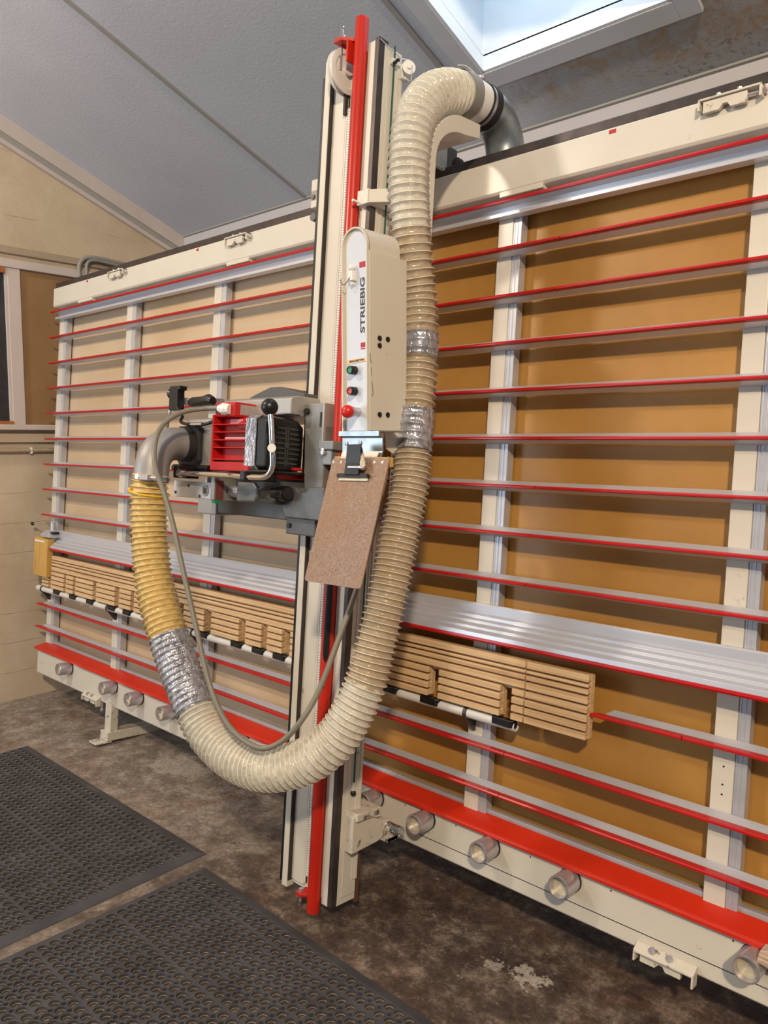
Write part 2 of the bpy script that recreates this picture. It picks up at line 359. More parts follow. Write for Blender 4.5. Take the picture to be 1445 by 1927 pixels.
def spline(ctrl, step):
    """Catmull-Rom through ctrl (tuples of any length), resampled about every step along the first three"""
    P = [np.array(c, float) for c in ctrl]; P = [2 * P[0] - P[1]] + P + [2 * P[-1] - P[-2]]
    dense = []; par = []
    for i in range(1, len(P) - 2):
        for k in range(40):
            t = k / 40; a, b, c, d = P[i - 1:i + 3]
            dense.append(0.5 * ((2 * b) + (-a + c) * t + (2 * a - 5 * b + 4 * c - d) * t * t + (-a + 3 * b - 3 * c + d) * t ** 3)); par.append(i - 1 + t)
    dense.append(P[-2]); par.append(len(P) - 3)
    D = np.array(dense); L = np.concatenate([[0], np.cumsum(np.linalg.norm(np.diff(D[:, :3], axis=0), axis=1))])
    n = max(2, int(L[-1] / step)); s = np.linspace(0, L[-1], n + 1)
    out = np.stack([np.interp(s, L, D[:, j]) for j in range(D.shape[1])], 1)
    return out, s, np.interp(s, L, par)

def mesh_of(name, g, frame, base):
    me = bpy.data.meshes.new(name)
    bx, by, bz = base
    if frame == 'M': vs = [(p[0] - bx, -(p[1] - by), p[2] - bz) for p in g.v]
    else: vs = [(p[0] - bx, p[1] - by, p[2] - bz) for p in g.v]
    me.from_pydata(vs, [], g.f); me.update()
    bm = bmesh.new(); bm.from_mesh(me); bmesh.ops.recalc_face_normals(bm, faces=bm.faces); bm.to_mesh(me); bm.free()
    return me

BASE = {}
def empty(name, base, frame='M', label=None, cat=None, group=None):
    o = bpy.data.objects.new(name, None); COL.objects.link(o); o.empty_display_size = 0.1
    if frame == 'M': o.location = to_world(*base); o.rotation_euler = (-LEAN, 0, 0)
    else: o.location = base
    BASE[o.name] = (frame, base)
    if label: o['label'] = label; o['category'] = cat
    if group: o['group'] = group
    return o

def part(name, g, mat, parent, smooth=False, bevel=0.0, label=None, seg=2, angle=40):
    frame, base = BASE[parent.name]
    me = mesh_of(name, g, frame, base); me.materials.append(M[mat] if isinstance(mat, str) else mat)
    o = bpy.data.objects.new(name, me); COL.objects.link(o); o.parent = parent; BASE[o.name] = (frame, base)
    finish(o, smooth, bevel, seg, angle)
    if label: o['label'] = label
    return o

def finish(o, smooth, bevel, seg=2, angle=40):
    if bevel:
        b = o.modifiers.new('bevel', 'BEVEL'); b.width = bevel; b.segments = seg; b.limit_method = 'ANGLE'; b.angle_limit = R(40)
    if smooth:
        o.data.polygons.foreach_set('use_smooth', [True] * len(o.data.polygons))
        try: o.data.set_sharp_from_angle(angle=R(angle))
        except Exception: pass

def single(name, g, mat, base, frame='M', label=None, cat=None, group=None, smooth=False, bevel=0.0, kind=None):
    me = mesh_of(name, g, frame, base); me.materials.append(M[mat] if isinstance(mat, str) else mat)
    o = bpy.data.objects.new(name, me); COL.objects.link(o)
    if frame == 'M': o.location = to_world(*base); o.rotation_euler = (-LEAN, 0, 0)
    else: o.location = base
    BASE[o.name] = (frame, base)
    finish(o, smooth, bevel)
    if label: o['label'] = label; o['category'] = cat
    if group: o['group'] = group
    if kind: o['kind'] = kind
    return o
def struct(name, g, mat, **k): return single(name, g, mat, (0, 0, 0), 'W', kind='structure', **k)

# ------------------------------------------------------------------ the room
XW = -4.58
TAN = math.tan(R(21.1)); YB = 2.99; ZB = 2.824
def zc(y): return ZB + (YB - y) * TAN
struct('floor', G().box(-6, 3.0, -2.6, 3.2, -0.1, 0), 'floor')
g = G().prism(0, [(-2.6, -0.1), (3.2, -0.1), (3.2, 3.0), (-2.6, 5.2)], XW - 0.2, XW)
struct('wall_left', g, 'wall')
struct('wall_back', G().box(XW - 0.2, 3.0, YB, YB + 0.15, -0.1, 3.0), 'white_wall')
# ceiling with the skylight opening cut out
SX0, SX1, SY0, SY1 = -1.924, -1.16, 1.55, 2.655
def slab(x0, x1, y0, y1, g, th=0.06, dz=0.0):
    return g.add([(x, y, zc(y) + dz + t) for x in (x0, x1) for y in (y0, y1) for t in (0, th)],
                 [(0, 1, 3, 2), (4, 6, 7, 5), (0, 4, 5, 1), (2, 3, 7, 6), (0, 2, 6, 4), (1, 5, 7, 3)])
g = G(); slab(XW - 0.2, SX0, -2.6, YB + 0.1, g); slab(SX1, 3.0, -2.6, YB + 0.1, g); slab(SX0, SX1, SY1, YB + 0.1, g); slab(SX0, SX1, -2.6, SY0, g)
struct('ceiling', g, 'ceiling')
for i, x in enumerate((-3.344, -2.07)):
    struct('trim_%d' % (i + 1), slab(x - 0.012, x + 0.012, -2.6, YB, G(), 0.02, -0.006), 'seam')
struct('trim_3', slab(XW, 3.0, YB - 0.012, YB, G(), 0.02, -0.008), 'seam')
# skylight lining, frame and pane
g = G()
zt = 3.21
def shaft(x0, x1, y0, y1):
    # four corner columns handled as boxes from the ceiling up
    g.add([(x, y, z) for (x, y) in ((x0, y0), (x1, y0), (x1, y1), (x0, y1)) for z in (zc(y), zc(y) + 0.27)],
          [(0, 2, 3, 1), (2, 4, 5, 3), (4, 6, 7, 5), (6, 0, 1, 7)])
t = 0.02
shaft(SX0 - t, SX0, SY0 - t, SY1 + t); shaft(SX1, SX1 + t, SY0 - t, SY1 + t)
shaft(SX0, SX1, SY1, SY1 + t); shaft(SX0, SX1, SY0 - t, SY0)
for (a, b, c, d) in ((SX0, SX0 + 0.012, SY0, SY1), (SX1 - 0.012, SX1, SY0, SY1), (SX0, SX1, SY1 - 0.012, SY1), (SX0, SX1, SY0, SY0 + 0.012)):
    slab(a, b, c, d, g, 0.055, -0.012)
sk = struct('window_1', g, 'sky_frame')
g = G()
for (a, b, c, d) in ((SX0 - 0.075, SX0, SY0 - 0.075, SY1 + 0.075), (SX1, SX1 + 0.075, SY0 - 0.075, SY1 + 0.075), (SX0, SX1, SY1, SY1 + 0.075), (SX0, SX1, SY0 - 0.075, SY0)):
    slab(a, b, c, d, g, 0.016, -0.014)
part('window_frame', g, 'sky_trim', sk, bevel=0.002)
part('pane', slab(SX0, SX1, SY0, SY1, G(), 0.006, 0.262), 'sky_glass', sk)

# left wall joinery: high board, window post, sill, brown board, boxed ledge
def wbox(y0, y1, z0, z1, th=0.02, g=None, off=0.0): return (g or G()).box(XW + off, XW + off + th, y0, y1, z0, z1)
struct('trim_4', wbox(0.6, YB, 2.452, 2.498, 0.03), 'white_board', bevel=0.003)
struct('trim_5', wbox(0.6, YB, 2.53, 2.57, 0.02), 'conduit_beige', bevel=0.003)
struct('trim_6', wbox(1.852, 1.922, 1.585, 2.452, 0.022), 'white_board', bevel=0.003)
struct('trim_7', wbox(0.6, YB, 1.555, 1.585, 0.06), 'white_board', bevel=0.003)
struct('trim_8', wbox(0.6, YB, 1.485, 1.535, 0.03), 'wall', bevel=0.003)
wd = struct('window_2', wbox(0.8, 1.852, 1.585, 2.452, 0.006), 'wired_glass')
part('window_frame', G().box(XW, XW + 0.02, 1.838, 1.852, 1.585, 2.452), 'white_board', wd)
part('window_sill', G().box(XW, XW + 0.03, 0.8, 1.852, 1.585, 1.604), 'raw_wood', wd, bevel=0.002, label='bare orange wooden sill')
part('window_head', G().box(XW, XW + 0.03, 0.8, 1.838, 2.418, 2.452), 'raw_wood', wd, bevel=0.002, label='bare orange wooden head')
struct('trim_9', wbox(1.922, YB, 1.585, 2.452, 0.008), 'mdf_wall')
# raking boards under the ceiling along the gable
def rake(y0, y1, d0, d1, th):
    g = G()
    return g.prism(0, [(y0, zc(y0) - d0), (y1, zc(y1) - d0), (y1, zc(y1) - d1), (y0, zc(y0) - d1)], XW, XW + th)
struct('trim_10', rake(-2.6, YB, 0.0, 0.088, 0.03), 'white_board')
struct('trim_11', rake(-2.6, YB, 0.088, 0.125, 0.018), 'seam')
struct('trim_12', rake(-2.6, YB, 0.125, 0.15, 0.026), 'white_board')

# conduits on the left wall
pts, _, _ = spline([(XW + 0.035, 2.262, 2.36), (XW + 0.035, 2.262, 2.47), (XW + 0.035, 2.268, 2.535), (XW + 0.04, 2.31, 2.575), (XW + 0.045, 2.40, 2.582), (XW + 0.045, 2.55, 2.575), (XW + 0.045, 2.8, 2.57)], 0.01)
root = empty('conduit_pipe', (XW + 0.035, 2.262, 2.36), 'W', 'smooth grey conduit bending over the white board above the saw frame corner', 'pipe')
part('pipe', G().tube(pts, 0.0125, 14), 'conduit', root, smooth=True)
pts2, _, _ = spline([(XW + 0.05, 2.30, 2.36), (XW + 0.05, 2.30, 2.49), (XW + 0.05, 2.31, 2.545), (XW + 0.05, 2.36, 2.566), (XW + 0.05, 2.5, 2.56), (XW + 0.05, 2.8, 2.55)], 0.01)
part('inner_pipe', G().tube(pts2, 0.009, 12), 'conduit', root, smooth=True)
for p in (pts[12], pts[26], pts[36]):
    pass
part('collar', G().cyl((XW + 0.035, 2.262, 2.45), (XW + 0.035, 2.262, 2.48), 0.015), 'conduit', root, smooth=True)
ys = np.arange(0.8, 2.75, 0.004); rr = [0.0135 if i % 2 else 0.0112 for i in range(len(ys))]
root = empty('corrugated_conduit', (XW + 0.02, 1.5, 1.438), 'W', 'dusty ribbed conduit running level along the cream wall under the ledge', 'pipe')
part('pipe', G().tube([(XW + 0.018, y, 1.438) for y in ys], rr, 12), 'conduit_beige', root, smooth=True, angle=180)
for y in (1.6, 1.945, 2.35):
    part('clip', G().box(XW, XW + 0.03, y - 0.006, y + 0.006, 1.420, 1.456), 'white_plastic', root, bevel=0.003)

# ------------------------------------------------------------------ perforated rubber mats
def mat_mesh(nx, ny, P=0.0358, H=0.014, border=0.034, gap=(7.5, 7.5)):
    seg = 24; vs = []; fs = []; mi = []
    ang = [2 * math.pi * k / seg for k in range(seg)]
    gx = set(); gy = set()
    # solid strips every 7 holes, elsewhere a small square eyelet between four holes
    def solid(i, j): return (i % 7 == 0) or (j % 7 == 0)
    for i in range(nx):
        for j in range(ny):
            cx, cy = border + (i + 0.5) * P, border + (j + 0.5) * P
            base = len(vs); outer = []
            for a in ang:
                c, s = math.cos(a), math.sin(a); d = (P / 2) / max(abs(c), abs(s))
                x, y = c * d, s * d
                if abs(abs(c) - abs(s)) < 1e-6:
                    ci, cj = i + (1 if c > 0 else 0), j + (1 if s > 0 else 0)
                    if not (solid(ci, cj) or ci in (0, nx) or cj in (0, ny)): x *= 0.76; y *= 0.76
                outer.append((cx + x, cy + y))
            rings = [[(x, y, H - 0.0018) for x, y in outer]]
            for r, z in ((0.0160, H - 0.0015), (0.0152, H), (0.0141, H - 0.0004), (0.0137, 0.0046), (0.0120, 0.0042), (0.0118, 0.0002)):
                rings.append([(cx + r * math.cos(a), cy + r * math.sin(a), z) for a in ang])
            for rg in rings: vs += rg
            for q in range(len(rings) - 1):
                for k in range(seg):
                    k2 = (k + 1) % seg
                    fs.append((base + q * seg + k, base + q * seg + k2, base + (q + 1) * seg + k2, base + (q + 1) * seg + k)); mi.append(1 if q == 4 else 0)
            # eyelet walls
            wb = len(vs)
            for k in (2, 3, 4, 8, 9, 10, 14, 15, 16, 20, 21, 22):
                x, y = outer[k]; vs.append((x, y, 0.004)); vs.append((x, y, H - 0.0018))
            for q in range(4):
                for k in range(2):
                    a = wb + (q * 3 + k) * 2
                    fs.append((a, a + 1, a + 3, a + 2)); mi.append(0)
    W, L = nx * P + 2 * border, ny * P + 2 * border
    z = H - 0.0018; b = border; e = 0.002
    o = len(vs)
    vs += [(b, b, z), (W - b, b, z), (W - b, L - b, z), (b, L - b, z), (e, e, 0.003), (W - e, e, 0.003), (W - e, L - e, 0.003), (e, L - e, 0.003), (0, 0, 0), (W, 0, 0), (W, L, 0), (0, L, 0)]
    for k in range(4):
        k2 = (k + 1) % 4
        fs.append((o + k, o + k2, o + 4 + k2, o + 4 + k)); fs.append((o + 4 + k, o + 4 + k2, o + 8 + k2, o + 8 + k))
    me = bpy.data.meshes.new('rubber_mat'); me.from_pydata(vs, [], fs); me.update(); me.materials.append(M['mat_rubber']); me.materials.append(M['dust'])
    me.polygons.foreach_set('material_index', mi + [0] * (len(fs) - len(mi)))
    return me, W, L
mm_, MW, ML = mat_mesh(40, 23)
for (x, y, rz, lab) in ((-3.826, 1.556, 0.006, 'perforated black rubber floor mat farther away, lying before the left half of the saw'),
                        (-2.253, 1.508, -0.025, 'perforated black rubber floor mat nearest the camera, its corner pointing at the saw column')):
    o = bpy.data.objects.new('rubber_mat', mm_); COL.objects.link(o)
    o.rotation_euler = (0, 0, rz)
    # the far left corner of the mat sits at (x, y)
    off = Matrix.Rotation(rz, 3, 'Z') @ Vector((0, ML, 0)); o.location = (x - off.x, y - off.y, 0.0)
    o['label'] = lab; o['category'] = 'floor mat'; o['group'] = 'perforated rubber mats'

# ------------------------------------------------------------------ the saw frame
UL, UR = -4.42, 0.75
fr = empty('panel_saw', (-3.6, 0, 0.0), 'M', 'long leaning cream panel saw frame with red edged slats and golden boards', 'saw frame')
# top and bottom beams
tb = part('top_beam', G().prism(0, [(0, 2.352), (0, 2.256), (-0.006, 2.248), (-0.07, 2.248), (-0.07, 2.352)], UL, UR), 'cream', fr, bevel=0.003)
part('top_rail', G().box(UL - 0.004, UR, -0.066, -0.012, 2.356, 2.386), 'dark_rail', fr, bevel=0.003, label='dark worn steel running rail')
bb = part('bottom_beam', G().prism(0, [(0, 0.186), (0, 0.318), (-0.05, 0.318), (-0.05, 0.180), (-0.008, 0.180)], UL, UR), 'cream', fr, bevel=0.003)
part('guide_line', G().box(-1.62, UR, -0.001, 0.0008, 0.2255, 0.2275), 'dark_rail', bb, label='thin dark line along the beam')
# short slots and joints under the top beam
for u in (-3.93, -2.60, -1.22, 0.1):
    part('joint_plate', G().box(u - 0.19, u - 0.04, -0.03, 0.0015, 2.236, 2.252), 'cream', fr, bevel=0.001)
# stiles
for u in (-4.42, -3.675, -2.929, -2.182, -1.436, -0.687, 0.06, 0.70):
    st = part('stile', G().box(u, u + 0.053, -0.075, -0.042, 0.30, 2.25), 'cream', fr, bevel=0.0015)
    g = G().box(u + 0.0535, u + 0.082, -0.078, -0.045, 0.34, 2.20)
    g.box(u + 0.056, u + 0.0595, -0.05, -0.0435, 0.34, 2.20); g.box(u + 0.068, u + 0.0705, -0.05, -0.0435, 0.34, 2.20)
    part('side_strip', g, 'alu_plain', st, bevel=0.001, label='plain aluminium edge strip')
    if u in (-0.687, -1.436):
        for v in (0.70, 0.655, 0.63): part('screw_hole', G().cyl((u + 0.028, -0.043, v), (u + 0.028, -0.0415, v), 0.0025, n=8), 'black', st)
# boards behind
edges = [-4.40, -3.62, -2.88, -2.13, -1.385, -0.635, 0.11, 0.74]
for i in range(len(edges) - 1):
    part('backing_board', G().box(edges[i], edges[i + 1] - 0.002, -0.092, -0.086, 0.30, 2.25), 'mdf_pale' if i < 3 else 'mdf', fr)
# slats
def slat(v, u0, u1, cuts=()):
    g = G().prism(0, [(-0.041, 0.0165), (-0.039, 0.0172), (-0.017, 0.0048), (-0.012, 0.003), (-0.012, -0.003), (-0.014, -0.0046), (-0.039, -0.0140), (-0.041, -0.0135)], u0 + 0.02, u1)
    g.v = [(x, y, z + v) for x, y, z in g.v]
    # mitred left end
    g.v = [((x + (0.030 * (-y / 0.04)) if x < u0 + 0.05 else x), y, z) for x, y, z in g.v]
    sl = part('slat', g, 'alu', fr, bevel=0.0012)
    a = u0
    prof = [(-0.0180, 0.0052), (0.003, 0.0046), (0.0058, 0.001), (0.0055, -0.003), (0.003, -0.0047), (-0.0125, -0.0050)]
    g = G()
    for c in list(cuts) + [u1]:
        q = G().prism(0, prof, a, c - 0.0012); q.v = [((x + 0.012 * (-y / 0.014) if x < u0 + 0.001 and y < 0 else x), y, z + v) for x, y, z in q.v]
        g.add(q.v, q.f); a = c + 0.0012
    part('red_lip', g, 'red_lip', sl, smooth=True, label='glossy red plastic lip')
    return sl
rows = [2.080, 1.937, 1.795, 1.653, 1.510, 1.367, 1.226, 1.082]
for i, v in enumerate(rows):
    slat(v, -4.443, UR, (-4.27, -2.62 - 0.01 * i, -1.19 - 0.006 * i))
slat(0.756, -1.003, UR, (-0.75,)); slat(0.572, -4.455, UR, (-4.28, -2.75, -1.27)); slat(0.443, -4.458, UR, (-4.29, -2.72, -1.28))
# top slat: deeper double flange
g = G().prism(0, [(-0.041, 2.236), (-0.004, 2.232), (-0.004, 2.219), (-0.030, 2.216), (-0.034, 2.200), (-0.012, 2.194), (-0.012, 2.183), (-0.041, 2.181)], UL + 0.005, UR)
ts = part('slat', g, 'alu', fr, bevel=0.0012, label='deeper double flanged top slat')
part('red_lip', G().prism(0, [(-0.006, 2.2285), (0.004, 2.228), (0.0058, 2.2235), (0.004, 2.219), (-0.006, 2.219)], -4.445, UR), 'red_lip', ts, smooth=True)
# wide middle support
g = G().prism(0, [(-0.041, 1.000), (-0.030, 1.002), (-0.026, 0.996), (-0.026, 0.972), (-0.014, 0.966), (-0.012, 0.957), (0.000, 0.951), (0.002, 0.944), (0.016, 0.936), (0.018, 0.929),
                  (0.032, 0.921), (0.034, 0.908), (0.020, 0.900), (-0.041, 0.905)], -4.25, UR)
ms = part('middle_support', g, 'alu', fr, bevel=0.001, label='wide ribbed aluminium middle support')
part('red_lip', G().prism(0, [(0.030, 0.9095), (0.038, 0.908), (0.0395, 0.902), (0.037, 0.897), (0.018, 0.896), (0.018, 0.901)], -4.25, UR), 'red_lip', ms, smooth=True)
# red bottom shelf with an aluminium angle behind it
g = G().prism(0, [(-0.052, 0.352), (-0.050, 0.356), (0.010, 0.333), (0.016, 0.328), (0.016, 0.319), (0.012, 0.319), (0.010, 0.326)], -4.435, UR)
g.v = [((x + 0.03 * ((0.016 - y) / 0.066) if x < -4 else x), y, z) for x, y, z in g.v]
part('bottom_shelf', g, 'red_paint', fr, bevel=0.001, label='wide sloping red bottom shelf')
part('shelf_angle', G().box(-4.36, UR, -0.076, -0.054, 0.34, 0.366), 'alu_plain', fr, bevel=0.001)
# support rollers on the bottom beam
def roller(u, v=0.287):
    g = G().lathe((u, 0.0, v), (0, 1, 0), [(0.002, 0.032), (0.068, 0.032), (0.0705, 0.0305), (0.0705, 0.0270), (0.058, 0.0262), (0.022, 0.0260), (0.02, 0.001)], 36, False)
    r_ = part('roller', g, 'steel', fr, smooth=True)
    g = G().lathe((u, 0.0, v), (0, 1, 0), [(0.022, 0.0258), (0.052, 0.0258), (0.052, 0.0205), (0.047, 0.0200), (0.047, 0.001)], 28, False)
    part('inner_sleeve', g, 'brass', r_, smooth=True)
    part('end_ring', G().lathe((u, 0, v), (0, 1, 0), [(0.0, 0.0335), (0.006, 0.0335), (0.006, 0.031)], 32, False), 'black', r_, smooth=True)
for u in (-4.016, -3.547, -3.304, -3.025, -2.50, -1.767, -1.544, -1.296, -1.029, -0.543): roller(u)
# adjusting sockets on the top beam, clamps below the bottom beam
def hourglass(u, v, depth0, depth1, sgn):
    # notched block seen from the front
    q = [(u - 0.055, v + 0.014), (u + 0.05, v + 0.014), (u + 0.05, v - 0.014), (u + 0.012, v - 0.014), (u + 0.004, v - 0.002), (u - 0.006, v - 0.002), (u - 0.016, v - 0.014), (u - 0.055, v - 0.014)]
    return G().prism(1, q, depth0, depth1)
for u in (-3.705, -2.718, -0.745):
    s_ = part('adjuster', hourglass(u, 2.326, 0.006, 0.018, 1), 'cream_worn', fr, bevel=0.001)
    part('clamp_plate', G().box(u - 0.066, u + 0.085, 0.0, 0.024, 2.3415, 2.3465).box(u + 0.079, u + 0.085, 0.0, 0.024, 2.316, 2.3465).box(u - 0.066, u - 0.061, 0.0, 0.024, 2.318, 2.3465), 'cream_worn', s_, bevel=0.001)
    part('screw', G().cyl((u + 0.05, 0.012, 2.33), (u + 0.095, 0.012, 2.33), 0.004).lathe((u + 0.085, 0.012, 2.33), (1, 0, 0), [(0, 0.007), (0.006, 0.007)], 6), 'steel', s_)
    for q in (-0.02, 0.03): part('bolt', G().cyl((u + q, 0.012, 2.3465), (u + q, 0.012, 2.354), 0.006, n=6), 'steel', s_)
for u in (-3.755, -0.757):
    s_ = part('clamp_block', hourglass(u, 0.178, 0.006, 0.02, 1), 'cream_worn', fr, bevel=0.001)
    part('clamp_plate', G().prism(0, [(0.0, 0.206), (0.006, 0.208), (0.03, 0.192), (0.03, 0.187), (0.0, 0.187)], u - 0.07, u + 0.085).box(u + 0.08, u + 0.085, 0.002, 0.03, 0.16, 0.19).box(u - 0.07, u - 0.065, 0.002, 0.03, 0.165, 0.19), 'cream_worn', s_, bevel=0.001)
    for q in (-0.025, 0.02): part('bolt', G().cyl((u + q, 0.015, 0.196), (u + q, 0.020, 0.206), 0.009, n=16).cyl((u + q, 0.017, 0.2), (u + q, 0.022, 0.210), 0.0055, n=6), 'steel', s_)
for u, wd_ in ((-4.035, 0.016), (-3.02, 0.016), (-1.06, 0.02)):
    part('red_marker', G().box(u, u + wd_, 0.0, 0.0012, 2.336, 2.346), 'red_lip', fr)
for u, v in ((-0.595, 0.305), (-0.91, 0.303), (-1.16, 0.303), (-1.43, 0.304), (-1.64, 0.302), (-4.36, 0.25)): part('screw_hole', G().cyl((u, 0, v), (u, 0.0012, v), 0.0022, n=8), 'black', bb)

# slotted wooden lath grid hanging in front of the boards
def lath_grid(u0, u1, notches, tag=None):
    g = G(); v0, v1, nt = 0.687, 0.866, 0.772
    def pieces(vtop):
        if vtop > nt: return [(u0, u1)]
        out = []; a = u0
        for n0, n1 in notches: out.append((a, n0)); a = n1
        out.append((a, u1)); return out
    g.box(u0, u1, -0.018, 0.002, nt, v1 - 0.001)
    for a, b in pieces(v0): g.box(a, b, -0.018, 0.002, v0 + 0.001, nt)
    wood = part('lath_grid', g, 'lath', fr, bevel=0.001, label='slotted pale wooden lath grid')
    rows_ = []; v = v0
    hs = [0.0185, 0.0185, 0.0185, 0.0185, 0.0205, 0.0135, 0.0085, 0.0205]
    gp = (v1 - v0 - sum(hs)) / (len(hs) - 1)
    for h in hs:
        g = G()
        for a, b in pieces(v + h * 0.5):
            g.box(a, b, 0.002, 0.022, v, v + h)
        part('lath', g, 'lath', wood, bevel=0.0022, seg=2)
        v += h + gp
lath_grid(-4.25, -1.2045, [(-4.10, -4.072), (-3.992, -3.964), (-3.776, -3.739), (-3.553, -3.51), (-3.402, -3.37), (-3.16, -3.12), (-2.98, -2.95), (-2.795, -2.743), (-2.551, -2.508), (-2.407, -2.371), (-2.281, -2.235), (-2.05, -2.01), (-1.86, -1.82), (-1.560, -1.518), (-1.285, -1.245)])
lath_grid(-1.200, -1.004, [])
g = G()
for k in range(3): g.box(-4.365, -4.285, 0.0, 0.02, 0.688 + k * 0.019, 0.702 + k * 0.019)
g.box(-4.365, -4.285, -0.018, 0.001, 0.688, 0.74)
part('lath_block', g, 'lath', fr, bevel=0.0015)
# stop tube with black flip stops
tube_ = part('stop_tube', G().lathe((-4.45, 0.0, 0.664), (1, 0, 0), [(0, 0.011), (0.002, 0.0155), (3.215, 0.0155), (3.215, 0.0125), (3.19, 0.012)], 24), 'grey_enamel', fr, smooth=True, label='pale round stop tube')
for u in (-4.18, -3.99, -3.80, -3.58, -3.43, -3.2, -3.0, -2.80, -2.56, -2.42, -2.29, -1.72, -1.545, -1.265):
    g = G().prism(2, [(u - 0.05, 0.004), (u - 0.045, 0.019), (u + 0.02, 0.022), (u + 0.03, 0.012), (u + 0.03, -0.005), (u - 0.04, -0.005)], 0.664 - 0.004, 0.664 + 0.018)
    part('flip_stop', g, 'black', tube_, bevel=0.002)
for u in (-4.39, -3.645, -2.90, -1.42):
    g = G().cyl((u, 0, 0.664), (u + 0.012, 0, 0.664), 0.0195, n=16).prism(0, [(0.012, 0.652), (-0.012, 0.655), (-0.045, 0.64), (-0.045, 0.60), (-0.03, 0.602)], u, u + 0.012)
    part('tube_bracket', g, 'dark_rail', tube_, bevel=0.0015)
# floor feet
def foot(u):
    g = G().box(u - 0.006, u + 0.05, -0.03, 0.012, 0.055, 0.20)
    f_ = part('foot', g, 'cream_worn', fr, bevel=0.003)
    q = G().box(u - 0.012, u + 0.058, -0.72, 0.03, 0.018, 0.062)
    part('foot_bar', q, 'cream_worn', f_, bevel=0.003)
    part('foot_plate', G().box(u - 0.02, u + 0.052, 0.0, 0.085, 0.0075, 0.016), 'cream_worn', f_, bevel=0.002)
    part('foot_bolt', G().cyl((u + 0.01, 0.055, 0.01), (u + 0.01, 0.055, 0.028), 0.009, n=6), 'steel', f_)
for u in (-3.60, -0.10): foot(u)
part('rear_frame', G().box(UL, UR, -0.16, -0.12, 0.19, 0.25), 'dark_rail', fr)
part('beam_screw', G().cyl((-3.68, -0.012, 0.186), (-3.68, -0.012, 0.13), 0.006, n=10).cyl((-3.68, -0.012, 0.145), (-3.68, -0.012, 0.135), 0.013, n=6), 'steel', fr)

# end stop at the left of the middle support
es = empty('end_stop', (-4.34, 0.0, 0.745), 'M', 'golden plywood end stop block with a thin black knobbed lever', 'end stop')
part('block', G().prism(0, [(0.045, 0.745), (0.045, 0.955), (0.008, 0.965), (0.008, 0.745)], -4.425, -4.262), 'ply', es, bevel=0.002)
part('scale_label', G().box(-4.415, -4.30, 0.045, 0.0462, 0.934, 0.943), 'white_plastic', es)
part('slide', G().prism(0, [(-0.035, 0.965), (0.05, 0.965), (0.05, 0.98), (0.02, 1.002), (-0.035, 1.006)], -4.34, -4.235), 'alu_plain', es, bevel=0.002)
part('black_clip', G().box(-4.24, -4.205, 0.005, 0.04, 0.985, 0.999), 'black', es, bevel=0.002)
part('lever_post', G().cyl((-4.30, 0.0, 1.0), (-4.30, 0.0, 1.045), 0.013, n=18), 'alu_plain', es, smooth=True)
lv = part('lever', G().tube([(-4.30, 0.0, 1.033), (-4.40, 0.012, 1.030), (-4.485, 0.03, 1.026)], 0.0032, 8), 'chrome', es, smooth=True)
part('knob', G().ball((-4.49, 0.031, 1.0255), 0.0105, 10), 'black', lv, smooth=True)

single('wood_offcut', G().prism(1, [(-0.525, 0.310), (-0.519, 0.340), (-0.49, 0.350), (-0.36, 0.346), (-0.36, 0.318), (-0.50, 0.306)], 0.020, 0.062), 'offcut', (-0.45, 0.03, 0.31), 'M',
       'weathered offcut of wood lying on the roller at the right edge', 'wood offcut', bevel=0.003)

# ------------------------------------------------------------------ the travelling column
cl = empty('saw_column', (-1.78, 0.25, 0.05), 'M', 'tall cream saw column standing out in front of the slatted frame', 'saw column')
body = G().box(-1.891, -1.659, 0.200, 0.278, 0.052, 2.655)
part('rear_web', body, 'cream', cl, bevel=0.002)
part('front_flange', G().prism(0, [(0.27, 0.04), (0.3, 0.04), (0.3, 2.665), (0.27, 2.68)], -1.891, -1.866), 'cream', cl, bevel=0.0015)
part('front_flange', G().prism(0, [(0.27, 0.052), (0.3, 0.052), (0.3, 2.662), (0.27, 2.672)], -1.704, -1.677), 'cream', cl, bevel=0.0015)
part('edge_strip', G().box(-1.9045, -1.8925, 0.205, 0.2975, 0.05, 2.62), 'black', cl, bevel=0.001, label='black edge strip')
part('running_rail', G().box(-1.676, -1.6595, 0.262, 0.3015, 0.055, 2.668), 'dark_rail', cl, bevel=0.001, label='dark worn running rail')
part('groove_strip', G().box(-1.8662, -1.8650, 0.276, 0.2985, 0.06, 2.655), 'dark_slot', cl)
part('inner_web', G().box(-1.8640, -1.806, 0.277, 0.2835, 0.065, 2.668), 'cream', cl, bevel=0.001)
for u, w_ in ((-1.8055, 0.0022), (-1.7965, 0.0022), (-1.7835, 0.002), (-1.774, 0.002)):
    part('joint_line', G().box(u, u + w_, 0.277, 0.2825, 0.075, 2.60), 'dark_slot', cl)
part('inner_strip', G().box(-1.803, -1.797, 0.277, 0.285, 0.075, 2.50), 'cream', cl)
part('scale_strip', G().box(-1.7935, -1.7845, 0.277, 0.286, 0.10, 2.50), 'ruler', cl, label='white scale strip with fine ticks')
# red tube
rt = part('red_tube', G().lathe((-1.7265, 0.310, 0.0), (0, 0, 1), [(0.024, 0.019), (0.022, 0.0206), (2.732, 0.0206), (2.737, 0.0195), (2.7375, 0.016)], 32), 'red_tube', cl, smooth=True, label='bright red round tube')
